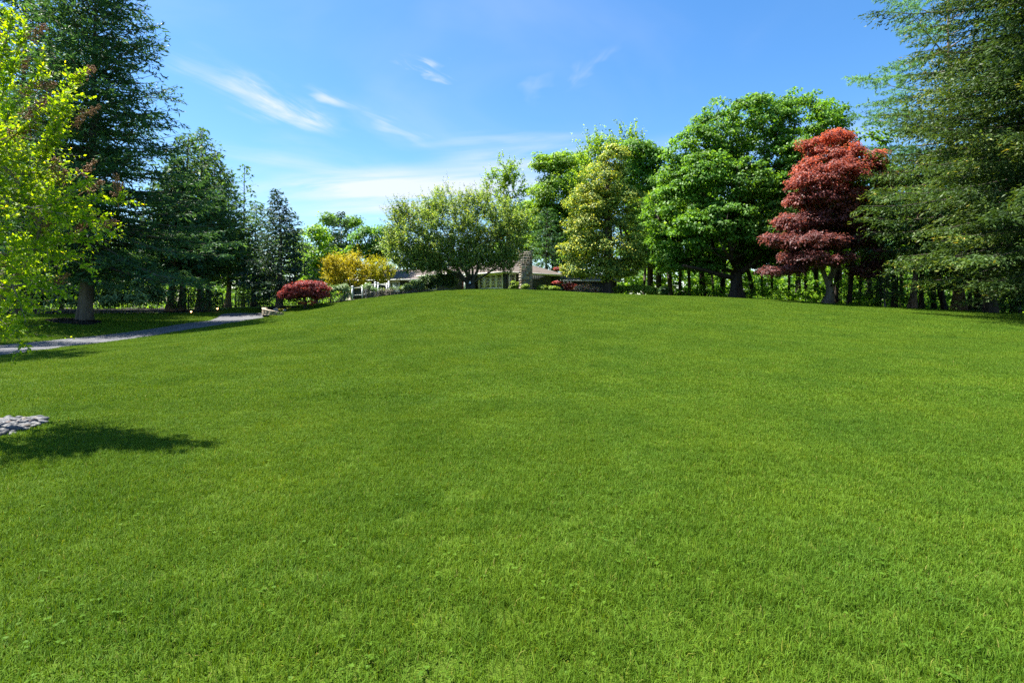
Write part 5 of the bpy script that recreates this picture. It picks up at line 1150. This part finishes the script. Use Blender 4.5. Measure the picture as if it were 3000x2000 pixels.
M_PEB = [surf('river_stone_' + str(i), [(0.3, a), (0.7, c_)], 9, 0.6, 0.35, 0.2, 30, 5, (1, 1, 3)) for i, (a, c_) in enumerate(cols)]
for mm_, nm_ in zip(M_PEB, ('slate', 'bluegrey', 'tan', 'charcoal', 'pale', 'rust')): mm_.name = 'river_stone_' + nm_
peb = []
for v in range(18):
    g = Geo(); q = np.random.default_rng(500 + v); blob(g, (0, 0, 0), (q.uniform(.045, .085), q.uniform(.035, .055), q.uniform(.022, .036)), q, 9, 6, .07); peb.append(g.mesh('stone', M_PEB[[0,1,2,3,4,0,1,5,1,3,0,2,1,4,0,3,1,0][v]], smooth=True))
rp = np.random.default_rng(17); placed = []
for _ in range(6000):
    if len(placed) >= 290: break
    a = rp.uniform(0, 6.283); r_ = RR * math.sqrt(rp.random()); q = RC + r_ * np.array([math.cos(a), math.sin(a)])
    if np.linalg.norm(q - TB[:2]) < .13: continue
    px_ = 1500 + q[0] / q[1] * F
    near = [w for w in placed if np.hypot(*(w[:2] - q)) < .078]
    if any(np.hypot(*(w[:2] - q)) < .052 for w in placed): continue
    z_ = gz(*q) + .018 + (.016 if near else 0) + rp.uniform(-.008, .008); placed.append(np.array([*q, z_]))
for q in placed:
    o = link('stone', peb[int(rp.integers(0, 18))], sbed); o.location = tuple(q - sb_o); o.rotation_euler = (rp.normal(0, .25), rp.normal(0, .25), rp.uniform(0, 6.28)); s_ = rp.uniform(.8, 1.25); o.scale = (s_, s_, s_)

# ------------------------------------------------------------------ grass
def grassmat():
    m, t, out = newmat('grass_blades')
    at = t.nodes.new('ShaderNodeAttribute'); at.attribute_name = 'tint'
    c = ramp(t, at.outputs['Fac'], [(0.0, (0.062, 0.128, 0.010)), (0.5, (0.090, 0.172, 0.012)), (0.9, (0.126, 0.21, 0.016)), (0.97, (0.20, 0.22, 0.03)), (1.0, (0.25, 0.22, 0.07))])
    pz = pos(t)
    n1 = ramp(t, noise(t, 0.55, 5, pz, 0.65), [(0.30, (0.74, 0.84, 0.9)), (0.50, (1.0, 1.0, 1.0)), (0.70, (1.24, 1.12, 1.0))])
    n2 = ramp(t, noise(t, 3.2, 4, pz, 0.6), [(0.32, (0.86, 0.9, 0.9)), (0.66, (1.1, 1.08, 1.05))])
    c = mixrgb(t, 1.0, mixrgb(t, 1.0, c, n1, 'MULTIPLY'), n2, 'MULTIPLY')
    p = t.nodes.new('ShaderNodeBsdfPrincipled'); p.inputs['Roughness'].default_value = 0.6; p.inputs['Specular IOR Level'].default_value = 0.1; t.links.new(c, p.inputs['Base Color'])
    tr = t.nodes.new('ShaderNodeBsdfTranslucent'); t.links.new(mixrgb(t, 1.0, c, (1.3, 1.15, 0.5), 'MULTIPLY'), tr.inputs['Color'])
    mx = t.nodes.new('ShaderNodeMixShader'); mx.inputs[0].default_value = 0.32; t.links.new(p.outputs[0], mx.inputs[1]); t.links.new(tr.outputs[0], mx.inputs[2]); t.links.new(mx.outputs[0], out.inputs['Surface'])
    return m
M_GRASS = grassmat()
def grass_patch(name, size, n, h, w, seed, clover=0):
    r = np.random.default_rng(seed); g = Geo(); p = np.column_stack([(r.random((n, 2)) - .5) * size * 1.5, np.zeros(n)])
    fx = 6.28 / size; ht = .82 + .2 * np.sin(p[:,0]*fx*1.3 + seed) * np.cos(p[:,1]*fx*1.7 + seed*2) + .12*np.sin(p[:,0]*fx*3.1)*np.sin(p[:,1]*fx*2.7+seed)
    H = h * np.maximum(ht, .35) * r.uniform(.55, 1.25, n) * np.where(r.random(n) < .04, 1.45, 1); a = r.uniform(0, 6.28, n); lean = np.clip(r.normal(.5, .3, n), .05, 1.3)
    d = np.column_stack([np.cos(a), np.sin(a), np.zeros(n)]); s = np.column_stack([-np.sin(a + r.normal(0, .6, n)), np.cos(a), np.zeros(n)]); s = nrm(s); ww = (w * r.uniform(.6, 1.3, n))[:, None]
    m1 = p + d * (H * lean * .35)[:, None] + [0, 0, 1] * (H * .6)[:, None]; tp_ = p + d * (H * lean)[:, None] + [0, 0, 1] * (H * (1.05 - .4 * lean))[:, None]
    V = np.stack([p - s*ww/2, p + s*ww/2, m1 + s*ww*.42, m1 - s*ww*.42, tp_], 1)
    tt = np.clip(r.normal(.5, .17, n) - .15 * (ht < .6), 0, .93); tt = np.where(r.random(n) < .025, r.uniform(.95, 1, n), tt)
    i = (np.arange(n) * 5)[:, None]; g.add(V.reshape(-1, 3), np.hstack([i, i+1, i+2, i+3]), np.repeat(tt, 5)); off = g.f[0]
    me_f3 = np.hstack([i+3, i+2, i+4]); g.f.append(me_f3)
    if clover:
        c = np.column_stack([(r.random((clover, 2)) - .5) * size, r.uniform(.3, .8, clover) * h]); k3 = np.repeat(c, 3, 0); a3 = np.tile([0, 2.1, 4.2], clover) + np.repeat(r.uniform(0, 6.28, clover), 3)
        d3 = np.column_stack([np.cos(a3), np.sin(a3), np.full(len(a3), .15)]); leafquads(g, k3 + d3 * .007, nrm(d3), nrm(r.normal(size=(len(k3), 3)) * .25 + [0, 0, 1]), .017, .014, r.uniform(0, .35, len(k3)))
    return bpy.data.objects.new(name, g.mesh(name, M_GRASS))
def grass_field(label, pts, size, protos_, seed):
    """one object: patches of blades set out on the points"""
    r = np.random.default_rng(seed); me = bpy.data.meshes.new('grass'); n = len(pts); me.vertices.add(n); me.vertices.foreach_set('co', pts.astype(np.float32).reshape(-1))
    for nm, tp_, val in (('rot', 'FLOAT_VECTOR', None), ('scl', 'FLOAT_VECTOR', None)):
        a = me.attributes.new(nm, tp_, 'POINT')
        if nm == 'rot':
            e = .4; sxg = (ground(pts[:,0]+e, pts[:,1]) - ground(pts[:,0]-e, pts[:,1]))/(2*e); syg = (ground(pts[:,0], pts[:,1]+e) - ground(pts[:,0], pts[:,1]-e))/(2*e)
            a.data.foreach_set('vector', np.column_stack([np.arctan(syg), -np.arctan(sxg), np.zeros(n)]).astype(np.float32).reshape(-1))
        else:
            v = r.uniform(.9, 1.1, n); a.data.foreach_set('vector', np.column_stack([v, v, r.uniform(.75, 1.2, n)]).astype(np.float32).reshape(-1))
    a = me.attributes.new('idx', 'INT', 'POINT'); a.data.foreach_set('value', r.integers(0, len(protos_), n).astype(np.int32))
    a = me.attributes.new('spin', 'FLOAT', 'POINT'); a.data.foreach_set('value', r.uniform(0, 6.283, n).astype(np.float32))
    coll = bpy.data.collections.new('grass_patches')
    for p_ in protos_: coll.objects.link(p_)
    ng = bpy.data.node_groups.new('grass_scatter', 'GeometryNodeTree'); ng.interface.new_socket('Geometry', in_out='INPUT', socket_type='NodeSocketGeometry'); ng.interface.new_socket('Geometry', in_out='OUTPUT', socket_type='NodeSocketGeometry')
    nd = ng.nodes; gi = nd.new('NodeGroupInput'); go = nd.new('NodeGroupOutput'); ip = nd.new('GeometryNodeInstanceOnPoints'); ci = nd.new('GeometryNodeCollectionInfo')
    ci.inputs['Collection'].default_value = coll; ci.inputs['Separate Children'].default_value = True; ci.inputs['Reset Children'].default_value = True
    def na(nm, ty): q = nd.new('GeometryNodeInputNamedAttribute'); q.data_type = ty; q.inputs['Name'].default_value = nm; return q.outputs['Attribute']
    L_ = ng.links.new; L_(gi.outputs[0], ip.inputs['Points']); L_(ci.outputs[0], ip.inputs['Instance']); ip.inputs['Pick Instance'].default_value = True
    L_(na('idx', 'INT'), ip.inputs['Instance Index']); L_(na('rot', 'FLOAT_VECTOR'), ip.inputs['Rotation']); L_(na('scl', 'FLOAT_VECTOR'), ip.inputs['Scale'])
    ri = nd.new('GeometryNodeRotateInstances'); L_(ip.outputs[0], ri.inputs['Instances']); cb = nd.new('ShaderNodeCombineXYZ'); L_(na('spin', 'FLOAT'), cb.inputs[2]); L_(cb.outputs[0], ri.inputs['Rotation']); ri.inputs['Local Space'].default_value = True
    L_(ri.outputs[0], go.inputs[0])
    o = link('grass', me); md = o.modifiers.new('scatter', 'NODES'); md.node_group = ng
    return tag(o, label, 'grass', kind='stuff')
def field(size, d0, d1, margin=1.12):
    xs = np.arange(-60, 60, size); ys = np.arange(max(d0 - 1, .5), d1, size); X, Y = np.meshgrid(xs, ys); X = X.ravel(); Y = Y.ravel(); r = np.random.default_rng(int(d0 * 10)); X = X + r.uniform(-.12, .12, len(X)) * size; Y = Y + r.uniform(-.12, .12, len(Y)) * size
    ok = (Y >= d0) & (Y < d1) & (np.abs(X) < Y * margin + 1.5)
    lim = np.interp(X, [-60,-46,-34,-24,-17,-12,0,10,20,28,34,60], [40,40,42,47,52,52.5,52,52,50,46,43,43]); ok &= Y < lim
    X, Y = X[ok], Y[ok]; m_ = size * .5
    dense = np.vstack([resample(np.vstack([DRIVE, DRIVE[:1]]), 500)]); bad = inpoly(X, Y, DRIVE)
    for i in range(0, len(X), 4000):
        dd = np.hypot(X[i:i+4000, None] - dense[None, :, 0], Y[i:i+4000, None] - dense[None, :, 1]).min(1); bad[i:i+4000] |= dd < m_ * .8
    for bd in BEDS: bad |= inpoly(X, Y, bd[:, :2]) | (np.hypot(X[:, None] - bd[None, :, 0], Y[:, None] - bd[None, :, 1]).min(1) < m_ * .7)
    return np.column_stack([X, Y, ground(X, Y)]), bad
def split(size, d0, d1):
    P, bad = field(size, d0, d1); return P[~bad]
def border(size, d0, d1, big):
    """small patches that fill what the large ones leave free along drive and beds"""
    P, bad = field(size, d0, d1); B_, _ = None, None
    P = P[~bad]; dense = np.vstack([resample(np.vstack([DRIVE, DRIVE[:1]]), 500)] + [b_[:, :2] for b_ in BEDS]); keep = np.zeros(len(P), bool)
    for i in range(0, len(P), 4000): keep[i:i+4000] = np.hypot(P[i:i+4000, None, 0] - dense[None, :, 0], P[i:i+4000, None, 1] - dense[None, :, 1]).min(1) < big * .75
    return P[keep]
near = [grass_patch('grass_patch', .4, 3400, .056, .0034, 600 + k, 14 if k in (1, 4) else 0) for k in range(6)]
mid = [grass_patch('grass_patch', .6, 3800, .052, .0058, 620 + k) for k in range(5)]
far = [grass_patch('grass_patch', 1.0, 3600, .05, .012, 640 + k) for k in range(5)]
edge = [grass_patch('grass_patch', .25, 260, .05, .012, 660 + k) for k in range(4)]
grass_field('short near lawn grass of separate blades with clover spots', split(.4, 1.6, 8.2), .4, near, 1)
grass_field('lawn grass in the middle distance between stone ring and drive', split(.6, 7.8, 20.4), .6, mid, 2)
grass_field('lawn grass on the rise up to the crest', split(1.0, 19.5, 54.0), 1.0, far, 3)
grass_field('grass along the edges of the drive and beds', np.vstack([border(.25, 5, 8, .4), border(.25, 8, 20, .6), border(.25, 20, 54, 1.0)]), .25, edge, 4)
